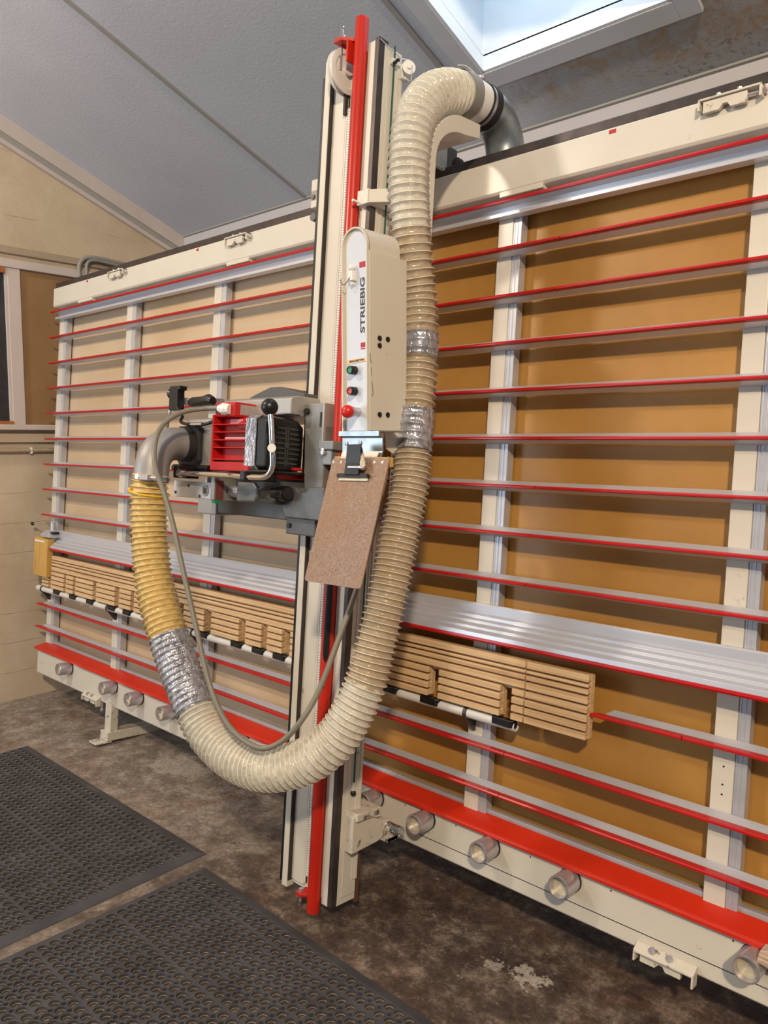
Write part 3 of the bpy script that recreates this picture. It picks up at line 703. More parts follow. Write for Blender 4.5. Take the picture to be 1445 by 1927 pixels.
# slot opening with the counterweight spring visible
arc = []
def capsule(r, half, va, vb, n=10):
    vs = []; fs = []; m = 24
    for i in range(m + 1):
        v = va + (vb - va) * i / m; e = min(1.0, math.sqrt(max(0.0, min(v - va, vb - v)) / 0.03 + 1e-4))
        for k in range(n + 1):
            a = (-half + 2 * half * k / n) * e + 0.55
            vs.append((-1.7265 + r * math.sin(a), 0.310 + r * math.cos(a), v))
    for i in range(m):
        for k in range(n): fs.append((i * (n + 1) + k, i * (n + 1) + k + 1, (i + 1) * (n + 1) + k + 1, (i + 1) * (n + 1) + k))
    return G().add(vs, fs)
part('slot', capsule(0.0211, 0.50, 0.80, 1.075), 'black', rt, label='dark oval slot')
g = G()
for (v, a, r) in ((0.74, 0.6, 0.004), (0.725, 0.5, 0.003), (0.66, 0.2, 0.002), (0.60, 0.3, 0.002)): g.ball((-1.7265 + 0.0206 * math.sin(a), 0.310 + 0.0206 * math.cos(a), v), r, 6)
part('paint_chip', g, 'black', rt)
part('top_bracket', G().prism(2, [(-1.805, 0.295), (-1.805, 0.35), (-1.775, 0.352), (-1.745, 0.32), (-1.745, 0.295)], 2.672, 2.684).box(-1.760, -1.752, 0.285, 0.34, 2.61, 2.674), 'red_tube', rt, bevel=0.002)
part('bolt', G().cyl((-1.79, 0.33, 2.60), (-1.79, 0.33, 2.725), 0.004, n=10).cyl((-1.79, 0.33, 2.684), (-1.79, 0.33, 2.70), 0.0095, n=6).ball((-1.79, 0.33, 2.722), 0.006, 6), 'chrome', rt)
part('foot_bracket', G().prism(2, [(-1.79, 0.285), (-1.79, 0.33), (-1.765, 0.335), (-1.745, 0.31), (-1.745, 0.285)], 0.058, 0.068), 'red_tube', rt, bevel=0.002)
part('foot_bolt', G().cyl((-1.778, 0.318, 0.035), (-1.778, 0.318, 0.075), 0.0045, n=10).cyl((-1.778, 0.318, 0.068), (-1.778, 0.318, 0.077), 0.008, n=6), 'steel', rt)
# pulleys
pw = part('pulley', G().lathe((-1.815, 0.300, 2.605), (1, 0, 0), [(0, 0.060), (0.003, 0.067), (0.007, 0.067), (0.010, 0.061), (0.016, 0.061), (0.020, 0.067), (0.024, 0.067), (0.026, 0.060), (0.026, 0.05), (0.022, 0.045), (0.022, 0.014), (0.034, 0.014), (0.034, 0.001)], 44), 'grey_enamel', cl, smooth=True, angle=30, label='large pale pulley wheel')
part('belt_hanger', G().box(-1.806, -1.798, 0.284, 0.296, 2.48, 2.55), 'dark_slot', cl)
part('inner_ruler', G().box(-1.782, -1.768, 0.277, 0.286, 0.10, 2.50), 'ruler', cl, label='white scale strip with fine ticks')
pr_ = part('pulley_block', G().box(-1.70, -1.640, 0.195, 0.215, 2.575, 2.62).box(-1.659, -1.636, 0.185, 0.205, 2.575, 2.60), 'grey_enamel', cl, bevel=0.003)
part('small_pulley', G().lathe((-1.634, 0.20, 2.605), (0.85, 0.53, 0), [(0, 0.017), (0.002, 0.0205), (0.005, 0.016), (0.009, 0.016), (0.012, 0.0205), (0.015, 0.0205), (0.015, 0.006), (0.02, 0.006), (0.02, 0.0005)], 32), 'white_plastic', pr_, smooth=True, angle=30)
part('wire_rope', G().tube([(-1.659, 0.30, 2.66), (-1.645, 0.22, 2.632), (-1.62, 0.205, 2.625)], 0.0016, 6).tube([(-1.603, 0.215, 2.60), (-1.60, 0.215, 2.30), (-1.598, 0.21, 1.2)], 0.0016, 6), 'steel', cl)
# right side face: grooves and green cord
part('side_plate', G().box(-1.6588, -1.6560, 0.203, 0.261, 0.075, 2.64), 'cream', cl, bevel=0.0008)
part('side_rib', G().box(-1.6562, -1.6505, 0.203, 0.213, 0.12, 2.60).box(-1.6562, -1.6525, 0.219, 0.224, 0.12, 2.60), 'cream', cl, bevel=0.0008)
part('cord', G().tube([(-1.650, 0.243, 2.66), (-1.650, 0.243, 2.0), (-1.650, 0.243, 1.0), (-1.650, 0.240, 0.42)], 0.0028, 8), 'green_cord', cl, smooth=True, label='thin green cord')
part('cord_clamp', G().box(-1.656, -1.645, 0.232, 0.254, 2.605, 2.622), 'grey_enamel', cl, bevel=0.002)
part('cord_screw', G().cyl((-1.645, 0.238, 2.618), (-1.636, 0.238, 2.618), 0.005, n=8).cyl((-1.645, 0.250, 2.606), (-1.636, 0.250, 2.606), 0.005, n=8), 'black', cl)
part('cord_end', G().box(-1.655, -1.647, 0.236, 0.246, 0.405, 0.432), 'grey_enamel', cl, bevel=0.002)
part('cord_knob', G().ball((-1.650, 0.241, 0.398), 0.009, 8), 'black', cl, smooth=True)
# arm that clamps the hose
ca = part('hose_clamp_arm', G().box(-1.695, -1.650, 0.225, 0.322, 2.173, 2.216), 'cream', cl, bevel=0.002)
part('cross_arm', G().prism(2, [(-1.655, 0.30), (-1.655, 0.322), (-1.55, 0.262), (-1.52, 0.27), (-1.52, 0.25), (-1.60, 0.25)], 2.175, 2.214), 'cream', ca, bevel=0.002)
part('screw', G().cyl((-1.650, 0.30, 2.197), (-1.6475, 0.30, 2.197), 0.0065, n=16), 'black', ca)
part('pin', G().cyl((-1.69, 0.32, 2.182), (-1.69, 0.345, 2.182), 0.004, n=10), 'white_plastic', ca, smooth=True)
# J-shaped arm over the top that carries the hose
u0, u1 = -1.535, -1.46
outer_, inner_ = [], []
cc = (0.105, 2.285)   # centre of the bend in (w, v)
for k in range(13):
    a = R(0 + 88 * k / 12)
    outer_.append((0.118 + 0.155 * math.cos(a), 2.285 + 0.155 * math.sin(a) * 1.02)); inner_.append((0.118 + 0.129 * math.cos(a), 2.285 + 0.108 * math.sin(a)))
poly = [(0.268, 1.55)] + outer_ + [(0.050, 2.450), (0.050, 2.408)] + inner_[::-1] + [(0.246, 1.55)]
part('hose_arm', G().prism(0, poly, u0, u1), 'cream', cl, bevel=0.002, label='curved cream hose arm')
part('cross_bar', G().box(-1.93, -1.462, 0.052, 0.11, 2.408, 2.432), 'cream', cl, bevel=0.003)
part('arm_tie', G().box(-1.66, -1.46, 0.215, 0.25, 1.60, 1.66), 'cream', cl, bevel=0.003)
part('mast_bracket', G().box(-1.86, -1.70, 0.0, 0.21, 2.40, 2.425), 'cream', cl, bevel=0.003)
# carriage wheels on the top rail, left and right of the column
cw = part('carriage', G().box(-1.72, -1.655, -0.09, 0.01, 2.395, 2.47), 'cast_dark', cl, bevel=0.003)
part('carriage_plate', G().box(-1.652, -1.640, -0.02, 0.03, 2.375, 2.47), 'cream', cw, bevel=0.002)
part('wheel', G().lathe((-1.62, -0.04, 2.405), (0, -1, 0), [(0, 0.012), (0.002, 0.018), (0.02, 0.018), (0.022, 0.012)], 24), 'dark_rail', cw, smooth=True)
part('side_bracket', G().box(-2.045, -2.005, 0.14, 0.20, 2.27, 2.365).box(-2.045, -1.89, 0.17, 0.2, 2.29, 2.33), 'cream', cl, bevel=0.003)
part('side_roller', G().cyl((-2.03, 0.16, 2.24), (-2.03, 0.20, 2.24), 0.014, n=20).cyl((-2.03, 0.2, 2.305), (-2.03, 0.206, 2.305), 0.008, n=10), 'cast_dark', cl)
# chipped lower bracket with its spring
lb = part('lower_bracket', G().prism(0, [(0.262, 0.335), (0.215, 0.335), (0.13, 0.292), (0.098, 0.288), (0.098, 0.250), (0.145, 0.230), (0.262, 0.222)], -1.655, -1.622), 'cream_chipped', cl, bevel=0.002)
part('bracket_plate', G().box(-1.70, -1.612, 0.15, 0.255, 0.322, 0.345), 'cream_chipped', lb, bevel=0.002)
part('bracket_arm', G().box(-1.70, -1.60, 0.07, 0.125, 0.225, 0.240).box(-1.612, -1.60, 0.075, 0.125, 0.225, 0.275), 'cream_chipped', lb, bevel=0.002)
part('spring', G().tube([(-1.6 + 0.0024 * t * 0.35 - 0.02, 0.105 + 0.0145 * math.cos(t * 0.7), 0.268 + 0.0145 * math.sin(t * 0.7)) for t in range(72)], 0.0021, 6), 'chrome', lb, smooth=True)
part('rear_leg', G().box(-1.668, -1.655, 0.186, 0.199, 0.04, 0.22), 'brown_wood', cl, label='brown wooden strip behind the foot')

# ------------------------------------------------------------------ saw unit on the left of the column
su = empty('saw_unit', (-2.0, 0.4, 1.2), 'M', 'grey and red circular saw unit with black motor cowl beside the column', 'saw unit')
part('carriage_plate', G().prism(1, [(-1.853, 1.588), (-1.760, 1.588), (-1.752, 1.40), (-1.755, 1.31), (-1.790, 1.285), (-1.83, 1.30), (-1.838, 1.345)], 0.302, 0.345), 'cast_grey', su, bevel=0.004)
part('carriage_edge', G().box(-1.766, -1.757, 0.302, 0.349, 1.47, 1.588), 'guard', su, bevel=0.002)
part('plate_bolt', G().cyl((-1.838, 0.345, 1.563), (-1.838, 0.353, 1.563), 0.010, n=16), 'black', su)
part('plate_slot', G().box(-1.779, -1.771, 0.345, 0.3465, 1.515, 1.56), 'dark_slot', su)
part('rail_clamp', G().box(-1.765, -1.700, 0.315, 0.36, 1.445, 1.472).box(-1.752, -1.712, 0.315, 0.352, 1.40, 1.446), 'cast_grey', su, bevel=0.003)
part('clamp_screw', G().lathe((-1.748, 0.352, 1.438), (0, 1, 0), [(0, 0.012), (0.008, 0.012), (0.010, 0.008)], 20), 'steel', su, smooth=True)
# blade guard casting and dust elbow
gd = part('blade_guard', G().prism(1, [(-2.372, 1.541), (-2.150, 1.545), (-2.150, 1.372), (-2.24, 1.366), (-2.33, 1.376), (-2.372, 1.42)], 0.12, 0.432), 'guard', su, bevel=0.012, seg=3)
part('upper_cover', G().prism(0, [(0.10, 1.55), (0.40, 1.55), (0.40, 1.60), (0.37, 1.61), (0.10, 1.61)], -2.20, -1.852), 'guard', su, bevel=0.004)
g = G().prism(1, [(-2.386, 1.514), (-2.270, 1.517), (-2.260, 1.507), (-2.258, 1.398), (-2.268, 1.384), (-2.374, 1.380), (-2.386, 1.396)], 0.432, 0.452)
part('flange', g, 'rubber', gd, bevel=0.006)
EU, EV = -2.324, 1.449
ring_pts = [(EU, 0.452, EV), (EU, 0.482, EV)]
part('flange_ring', G().lathe((EU, 0.445, EV), (0, 1, 0), [(0, 0.060), (0.02, 0.060), (0.034, 0.058), (0.036, 0.052)], 36), 'rubber', gd, smooth=True)
ep, _, _ = spline([(EU, 0.470, EV), (EU + 0.001, 0.50, EV), (EU + 0.008, 0.540, EV - 0.008), (EU + 0.018, 0.575, EV - 0.032), (EU + 0.025, 0.595, EV - 0.066), (EU + 0.027, 0.601, EV - 0.115)], 0.006)
part('elbow', G().tube(ep, [0.0555] * len(ep), 36), 'elbow_grey', gd, smooth=True, angle=60)
# hood behind
part('hood', G().prism(1, [(-2.245, 1.585), (-2.10, 1.630), (-2.035, 1.648), (-1.985, 1.648), (-1.885, 1.625), (-1.862, 1.622), (-1.862, 1.585)], 0.15, 0.34), 'hood', su, bevel=0.003)
part('top_beam', G().box(-2.0, -1.853, 0.302, 0.36, 1.547, 1.583), 'guard', su, bevel=0.003)
part('black_tab', G().box(-1.868, -1.856, 0.36, 0.366, 1.548, 1.585), 'black', su, bevel=0.001)
# motor
mt_ = part('motor', G().box(-2.137, -1.935, 0.32, 0.452, 1.372, 1.538), 'red_cast', su, bevel=0.006)
g = G()
for v in (1.513, 1.489, 1.464, 1.440, 1.402): g.box(-2.129, -1.936, 0.45, 0.485, v - 0.0016, v + 0.0016)
part('cooling_fins', g, 'red_cast', mt_, bevel=0.0008)
g = G().box(-2.137, -2.128, 0.44, 0.487, 1.366, 1.545).prism(0, [(0.45, 1.366), (0.487, 1.366), (0.487, 1.395), (0.45, 1.395)], -2.129, -1.935)
part('motor_frame', g, 'red_cast', mt_, bevel=0.003)
tb_ = part('terminal_box', G().box(-2.129, -2.024, 0.372, 0.482, 1.538, 1.584), 'red_cast', mt_, bevel=0.004)
part('rating_plate', G().box(-2.0245, -2.0225, 0.385, 0.462, 1.545, 1.577), 'rating_plate', tb_, label='etched metal rating plate')
part('pink_label', G().box(-2.085, -2.020, 0.452, 0.4535, 1.513, 1.532), 'pink_label', mt_)
part('pale_strip', G().cyl((-2.08, 0.47, 1.470), (-1.945, 0.47, 1.470), 0.0045, n=10), 'pink_label', mt_, smooth=True)
part('terminal_skirt', G().prism(0, [(0.36, 1.545), (0.40, 1.548), (0.47, 1.52), (0.47, 1.5), (0.36, 1.5)], -2.02, -1.94), 'red_cast', mt_, bevel=0.003)
part('motor_foot', G().box(-2.0, -1.865, 0.32, 0.46, 1.350, 1.371), 'red_cast', mt_, bevel=0.004)
part('connector', G().lathe((-2.045, 0.485, 1.560), (-1, 0.25, 0.04), [(0.0, 0.0165), (0.012, 0.0165), (0.014, 0.019), (0.03, 0.019), (0.034, 0.015), (0.046, 0.012)], 10), 'white_plastic', tb_, bevel=0.001, label='white cable gland')
# fan cowl
cw_ = part('fan_cowl', G().prism(0, [(0.335, 1.388), (0.35, 1.375), (0.465, 1.372), (0.482, 1.385), (0.482, 1.525), (0.468, 1.538), (0.36, 1.532), (0.335, 1.512)], -1.937, -1.862), 'black', su, bevel=0.006, seg=3, label='black ribbed fan cowl')
g = G()
for k in range(8):
    v = 1.395 + k * 0.0152
    for (a, b) in ((0.350, 0.395), (0.412, 0.455)):
        sh = 0.010 * abs(k - 3.5) / 3.5
        g.box(-1.863, -1.8575, a + (sh if a < 0.4 else 0), b - (sh if a > 0.4 else 0), v, v + 0.0055)
g.box(-1.863, -1.857, 0.398, 0.402, 1.39, 1.51); g.box(-1.863, -1.857, 0.406, 0.410, 1.39, 1.51); g.lathe((-1.862, 0.404, 1.452), (1, 0, 0), [(0, 0.009), (0.007, 0.008), (0.007, 0.004)], 16)
part('vent_ribs', g, 'cowl_rib', cw_, bevel=0.001)
part('cowl_lip', G().box(-1.94, -1.845, 0.33, 0.49, 1.364, 1.374), 'black', cw_, bevel=0.004)
part('silver_tape', G().prism(0, [(0.34, 1.540), (0.466, 1.543), (0.487, 1.53), (0.4875, 1.385), (0.47, 1.368), (0.46, 1.372), (0.4835, 1.39), (0.4835, 1.525), (0.468, 1.5395), (0.34, 1.536)], -1.958, -1.908), 'tape', cw_, label='crumpled silver tape')
part('red_tag', G().box(-1.856, -1.84, 0.35, 0.385, 1.378, 1.387), 'red_cast', su, bevel=0.002)
# chrome feed handle
hp_, _, _ = spline([(-2.215, 0.535, 1.352), (-2.10, 0.54, 1.352), (-1.95, 0.545, 1.352), (-1.83, 0.55, 1.350), (-1.765, 0.553, 1.355), (-1.740, 0.553, 1.382), (-1.745, 0.552, 1.43), (-1.758, 0.55, 1.50), (-1.768, 0.55, 1.545)], 0.006)
hd = part('feed_handle', G().tube(hp_, 0.0085, 16), 'chrome', su, smooth=True, label='bent chrome feed handle')
part('handle_ball', G().ball((-1.769, 0.55, 1.552), 0.0245, 14), 'black', hd, smooth=True, label='black handle ball')
part('thumb_screw', G().lathe((-1.738, 0.555, 1.434), (0.6, 0.7, 0), [(0, 0.004), (0.018, 0.004), (0.018, 0.012), (0.022, 0.012)], 20), 'white_plastic', hd, smooth=True, angle=30)
part('handle_clamp', G().box(-1.878, -1.853, 0.44, 0.562, 1.338, 1.368), 'black', hd, bevel=0.004)
part('handle_clamp', G().box(-2.258, -2.232, 0.46, 0.545, 1.335, 1.375), 'black', hd, bevel=0.004)
part('handle_collar', G().cyl((-2.235, 0.535, 1.352), (-2.205, 0.536, 1.352), 0.0145, n=20), 'chrome', hd, smooth=True)
# lower guide group
part('guide_plate', G().box(-2.328, -2.100, 0.45, 0.495, 1.272, 1.326), 'alu_plain', su, bevel=0.002, label='milled aluminium guide plate')
part('lock', G().lathe((-2.140, 0.494, 1.299), (0, 1, 0), [(0, 0.017), (0.004, 0.017), (0.004, 0.0145), (0.0025, 0.0145), (0.0025, 0.009), (0.005, 0.009)], 28), 'cast_grey', su, smooth=True, angle=30)
part('lock_square', G().box(-2.146, -2.134, 0.497, 0.5005, 1.291, 1.307), 'dark_slot', su)
part('guide_screws', G().cyl((-2.238, 0.495, 1.312), (-2.238, 0.4975, 1.312), 0.005, n=12).cyl((-2.314, 0.495, 1.287), (-2.314, 0.4975, 1.287), 0.005, n=12).cyl((-2.172, 0.495, 1.280), (-2.172, 0.4975, 1.280), 0.005, n=12), 'dark_slot', su)
part('gauge_block', G().box(-2.072, -2.052, 0.44, 0.525, 1.272, 1.350), 'cast_grey', su, bevel=0.002)
part('gauge_face', G().box(-2.052, -2.050, 0.490, 0.520, 1.275, 1.335), 'maroon', su, bevel=0.001)
part('green_pad', G().box(-2.07, -2.052, 0.50, 0.52, 1.262, 1.272), 'green_button', su, bevel=0.001)
part('guide_roller', G().cyl((-2.045, 0.46, 1.302), (-1.935, 0.46, 1.302), 0.0175, n=24), 'steel', su, smooth=True)
part('roller_cheek', G().prism(1, [(-1.985, 1.335), (-1.905, 1.335), (-1.885, 1.32), (-1.880, 1.295), (-1.895, 1.275), (-1.985, 1.272)], 0.475, 0.49), 'cast_dark', su, bevel=0.006)
part('pivot_rod', G().cyl((-1.90, 0.41, 1.306), (-1.83, 0.41, 1.306), 0.019, n=24), 'rubber', su, smooth=True)
part('pivot_rings', G().cyl((-1.860, 0.41, 1.306), (-1.835, 0.41, 1.306), 0.024, n=24), 'black', su, smooth=True, angle=30)
part('support_arm', G().box(-2.37, -1.86, 0.24, 0.36, 1.222, 1.272), 'cast_dark', su, bevel=0.004)
part('support_end', G().box(-2.374, -2.262, 0.255, 0.366, 1.214, 1.268), 'guard', su, bevel=0.004)
part('undercarriage', G().box(-2.25, -1.88, 0.28, 0.42, 1.27, 1.37), 'cast_dark', su, bevel=0.008)
part('pivot_bracket', G().prism(1, [(-1.925, 1.328), (-1.832, 1.328), (-1.815, 1.312), (-1.785, 1.314), (-1.77, 1.33), (-1.70, 1.332), (-1.70, 1.232), (-1.872, 1.232), (-1.892, 1.262), (-1.925, 1.285)], 0.30, 0.385), 'cast_dark', su, bevel=0.004)
part('column_shoe', G().box(-1.893, -1.757, 0.296, 0.362, 1.180, 1.234), 'cast_dark', su, bevel=0.004)
part('shoe_bolt', G().cyl((-1.875, 0.362, 1.207), (-1.875, 0.368, 1.207), 0.008, n=16), 'black', su)
part('lock_lever', G().tube([(-1.905, 0.40, 1.305), (-1.885, 0.405, 1.303), (-1.86, 0.402, 1.292)], [0.009, 0.008, 0.011], 12).cyl((-1.875, 0.385, 1.298), (-1.875, 0.405, 1.298), 0.012, n=16), 'black', su, smooth=True)
# riving lever at the upper left
part('lever_bar', G().tube([(-2.448, 0.30, 1.42), (-2.462, 0.45, 1.50), (-2.436, 0.45, 1.60), (-2.425, 0.45, 1.652)], 0.007, 12), 'chrome', su, smooth=True)
part('lever_clamp', G().prism(1, [(-2.425, 1.652), (-2.360, 1.652), (-2.360, 1.638), (-2.374, 1.636), (-2.372, 1.578), (-2.360, 1.570), (-2.425, 1.568)], 0.44, 0.47), 'black', su, bevel=0.003)
part('clamp_knob', G().lathe((-2.43, 0.45, 1.628), (-1, 0.2, 0), [(0, 0.016), (0.012, 0.018), (0.02, 0.012)], 16), 'black', su, smooth=True)
part('grip_bar', G().prism(1, [(-2.40, 1.618), (-2.30, 1.600), (-2.18, 1.606), (-2.18, 1.58), (-2.30, 1.574), (-2.40, 1.594)], 0.41, 0.44), 'cast_grey', su, bevel=0.003)
part('grip', G().tube([(-2.315, 0.455, 1.592), (-2.295, 0.455, 1.594), (-2.24, 0.455, 1.597), (-2.205, 0.455, 1.600), (-2.185, 0.455, 1.596)], [0.012, 0.017, 0.015, 0.018, 0.013], 16), 'black', su, smooth=True)
part('loop_hose', G().tube(spline([(-2.14, 0.44, 1.57), (-2.16, 0.455, 1.535), (-2.21, 0.462, 1.518), (-2.30, 0.462, 1.518), (-2.365, 0.455, 1.528), (-2.38, 0.44, 1.55)], 0.006)[0], 0.0055, 10), 'black', su, smooth=True)
part('loop_sleeve', G().cyl((-2.29, 0.462, 1.5175), (-2.225, 0.462, 1.5175), 0.0068, n=14), 'chrome', su, smooth=True)
part('guard_screws', G().cyl((-2.30, 0.432, 1.500 + 0.022), (-2.30, 0.436, 1.522), 0.006, n=10).cyl((-2.198, 0.432, 1.524), (-2.198, 0.436, 1.524), 0.006, n=10), 'cast_dark', gd)
part('tie_rod', G().cyl((-2.37, 0.47, 1.37), (-2.16, 0.47, 1.37), 0.012, n=16), 'black', su, smooth=True)

# ------------------------------------------------------------------ control box (hangs plumb in front of the column)
YF = 1.50; BU0, BU1 = -1.5435, -1.4485; YBK = 1.628
cb = empty('control_box', (-1.5, YF, 1.52), 'W', 'tall cream control box with round top, two push buttons and emergency stop', 'control box')
def arch(u0, u1, z0, z1, inset=0.0):
    cxm = (u0 + u1) / 2; r = (u1 - u0) / 2 - inset; zt_ = z1 - (u1 - u0) / 2
    p = [(cxm + r, z0)] + [(cxm + r * math.cos(math.pi * k / 20), zt_ + r * math.sin(math.pi * k / 20)) for k in range(21)] + [(cxm - r, z0)]
    return p
part('shell', G().prism(1, arch(BU0, BU1, 1.522, 2.055), YF + 0.008, YBK), 'cream', cb, smooth=True, angle=30)
# raised rim round the front
o_ = arch(BU0, BU1, 1.522, 2.055); i_ = arch(BU0, BU1, 1.522, 2.055, 0.004)
g = G(); n_ = len(o_)
vs = [(p[0], YF, p[1]) for p in o_] + [(p[0], YF, p[1]) for p in i_] + [(p[0], YF + 0.01, p[1]) for p in o_] + [(p[0], YF + 0.01, p[1]) for p in i_]
fs = []
for k in range(n_ - 1): fs += [(k, k + 1, n_ + k + 1, n_ + k), (k, 2 * n_ + k, 2 * n_ + k + 1, k + 1), (n_ + k, n_ + k + 1, 3 * n_ + k + 1, 3 * n_ + k)]
g.add(vs, fs); part('front_rim', g, 'cream', cb, smooth=True, angle=30)
fp = part('front_panel', G().prism(1, arch(BU0 + 0.016, BU1, 1.524, 2.045, 0.0035), YF + 0.004, YF + 0.009), 'panel_white', cb)
part('side_cover', G().box(-1.452, -1.4465, YF + 0.008, 1.628, 1.524, 1.99).box(-1.52, -1.4465, YBK - 0.002, 1.655, 1.524, 1.985), 'cream', cb, bevel=0.0015)
part('lower_tongue', G().prism(0, [(1.628, 1.53), (1.565, 1.53), (1.575, 1.475), (1.60, 1.462), (1.625, 1.478)], -1.4515, -1.4475), 'cream', cb)
part('mounting', G().box(-1.56, -1.46, YBK, 1.70, 1.56, 1.66), 'cream', cb)
def button(z, mat, name):
    b_ = part(name, G().lathe((-1.497, YF + 0.006, z), (0, -1, 0), [(0, 0.0115), (0.022, 0.0115), (0.024, 0.0105), (0.024, 0.0088), (0.020, 0.0086)], 28), 'black', fp, smooth=True, angle=30)
    part('button_cap', G().lathe((-1.497, YF + 0.006, z), (0, -1, 0), [(0.018, 0.0086), (0.0225, 0.0086), (0.023, 0.0058), (0.0222, 0.005), (0.0225, 0.001)], 24), mat, fp, smooth=True, angle=30, label='round %s button cap' % ('green' if 'green' in mat else 'red'))
button(1.684, 'green_button', 'push_button'); button(1.629, 'red_button', 'push_button')
ez = 1.574
part('stop_neck', G().lathe((-1.485, YF + 0.006, ez), (0, -1, 0), [(0, 0.012), (0.022, 0.012), (0.022, 0.0135), (0.034, 0.0135), (0.034, 0.011)], 24), 'steel', fp, smooth=True, angle=30)
part('emergency_stop', G().lathe((-1.485, YF + 0.006, ez), (0, -1, 0), [(0.030, 0.011), (0.034, 0.016), (0.043, 0.0175), (0.050, 0.0155), (0.055, 0.010), (0.057, 0.005), (0.0575, 0.001)], 32), 'red_button', fp, smooth=True, angle=50, label='red mushroom emergency stop')
for y, z in ((1.545, 1.768), (1.577, 1.768), (1.545, 1.749), (1.545, 1.567), (1.577, 1.567)):
    part('blanking_plug', G().lathe((-1.4465, y, z), (1, 0, 0), [(0, 0.0072), (0.003, 0.0068), (0.0045, 0.003)], 20), 'black', cb, smooth=True)
part('scratch_line', G().prism(0, [(1.508, 1.725), (1.5095, 1.727), (1.514, 1.700), (1.5125, 1.698)], -1.4468, -1.4462).prism(0, [(1.5125, 1.690), (1.514, 1.690), (1.516, 1.668), (1.5145, 1.668)], -1.4468, -1.4462)
     .prism(0, [(1.515, 1.655), (1.5165, 1.655), (1.522, 1.622), (1.517, 1.613), (1.516, 1.615), (1.520, 1.622)], -1.4468, -1.4462), 'ink', cb)
part('label_tape', G().prism(1, [(-1.527, 1.701), (-1.453, 1.706), (-1.453, 1.716), (-1.527, 1.713)], YF + 0.0025, YF + 0.004), 'label_tape', fp, label='peach adhesive label strip')
part('printed_mark', G().box(-1.475, -1.458, YF + 0.003, YF + 0.004, 1.949, 1.963).box(-1.479, -1.476, YF + 0.003, YF + 0.004, 1.949, 1.963)
     .box(-1.475, -1.459, YF + 0.003, YF + 0.004, 1.743, 1.755).box(-1.475, -1.459, YF + 0.003, YF + 0.004, 1.738, 1.7405), 'red_ink', fp, label='printed red squares')

def text_part(name, body, mat, parent, loc, rot, size, sx=1.0, bold=0.0):
    cu = bpy.data.curves.new(name, 'FONT'); cu.body = body; cu.size = size; cu.extrude = 0.0004; cu.align_x = 'CENTER'; cu.align_y = 'CENTER'; cu.offset = bold
    tmp = bpy.data.objects.new(name, cu); COL.objects.link(tmp)
    bpy.context.view_layer.update()
    me = bpy.data.meshes.new_from_object(tmp.evaluated_get(bpy.context.evaluated_depsgraph_get()))
    bpy.data.objects.remove(tmp); me.name = name; me.materials.clear(); me.materials.append(M[mat])
    frame, base = BASE[parent.name]
    mtx = Matrix.Translation(Vector(loc) - Vector(base)) @ rot.to_4x4() @ Matrix.Diagonal((sx, 1, 1, 1))
    me.transform(mtx)
    o = bpy.data.objects.new(name, me); COL.objects.link(o); o.parent = parent; BASE[o.name] = (frame, base)
    return o
# text faces -Y and reads upwards
upright = Matrix(((1, 0, 0), (0, 0, -1), (0, 1, 0)))          # x->x, y->z, z->-y
sideways = Matrix.Rotation(R(-90), 3, 'Y') @ upright           # turned to read bottom to top
text_part('brand_lettering', 'STRIEBIG', 'ink', fp, (-1.4675, YF + 0.0034, 1.852), sideways, 0.0225, 1.62, 0.0004)
text_part('label_lettering', 'URBAN DIRECTION', 'ink', fp, (-1.490, YF + 0.0022, 1.709), Matrix.Rotation(R(-3), 3, 'Y') @ upright, 0.0075, 0.85, 0.0001)

hk = empty('plastic_hook', (-1.5, YF, 1.92), 'W', 'small white plastic hook with bent wire stuck on the control box front', 'hook')
part('body', G().box(-1.508, -1.490, YF - 0.012, YF + 0.004, 1.916, 1.942).ball((-1.499, YF - 0.006, 1.950), 0.008, 8).box(-1.503, -1.495, YF - 0.008, YF + 0.004, 1.905, 1.92), 'white_plastic', hk, bevel=0.002)
part('wire', G().tube(spline([(-1.500, YF - 0.012, 1.925), (-1.507, YF - 0.018, 1.910), (-1.516, YF - 0.021, 1.906), (-1.522, YF - 0.022, 1.913), (-1.523, YF - 0.022, 1.922)], 0.003)[0], 0.0011, 6), 'ink', hk, smooth=True)

# bracket and clipboard under the box
mb = empty('metal_bracket', (-1.51, 1.50, 1.47), 'W', 'folded galvanised bracket screwed under the control box', 'bracket')
part('plate', G().prism(0, [(1.492, 1.519), (1.60, 1.519), (1.60, 1.523), (1.488, 1.523), (1.488, 1.509), (1.502, 1.505), (1.502, 1.470), (1.495, 1.455), (1.499, 1.453), (1.506, 1.468), (1.506, 1.507)], -1.545, -1.395), 'galv', mb, bevel=0.0008)
part('screw', G().lathe((-1.527, 1.502, 1.490), (0, -1, 0), [(0, 0.006), (0.002, 0.006), (0.003, 0.004)], 14).lathe((-1.475, 1.502, 1.492), (0, -1, 0), [(0, 0.006), (0.002, 0.006), (0.003, 0.004)], 14), 'steel', mb, smooth=True, angle=30)
part('wood_batten', G().box(-1.555, -1.355, 1.482, 1.500, 1.430, 1.455), 'ply', mb, bevel=0.001)
part('mesh_pocket', G().prism(0, [(1.497, 1.470), (1.494, 1.470), (1.478, 1.448), (1.481, 1.447)], -1.53, -1.40), 'white_plastic', mb)

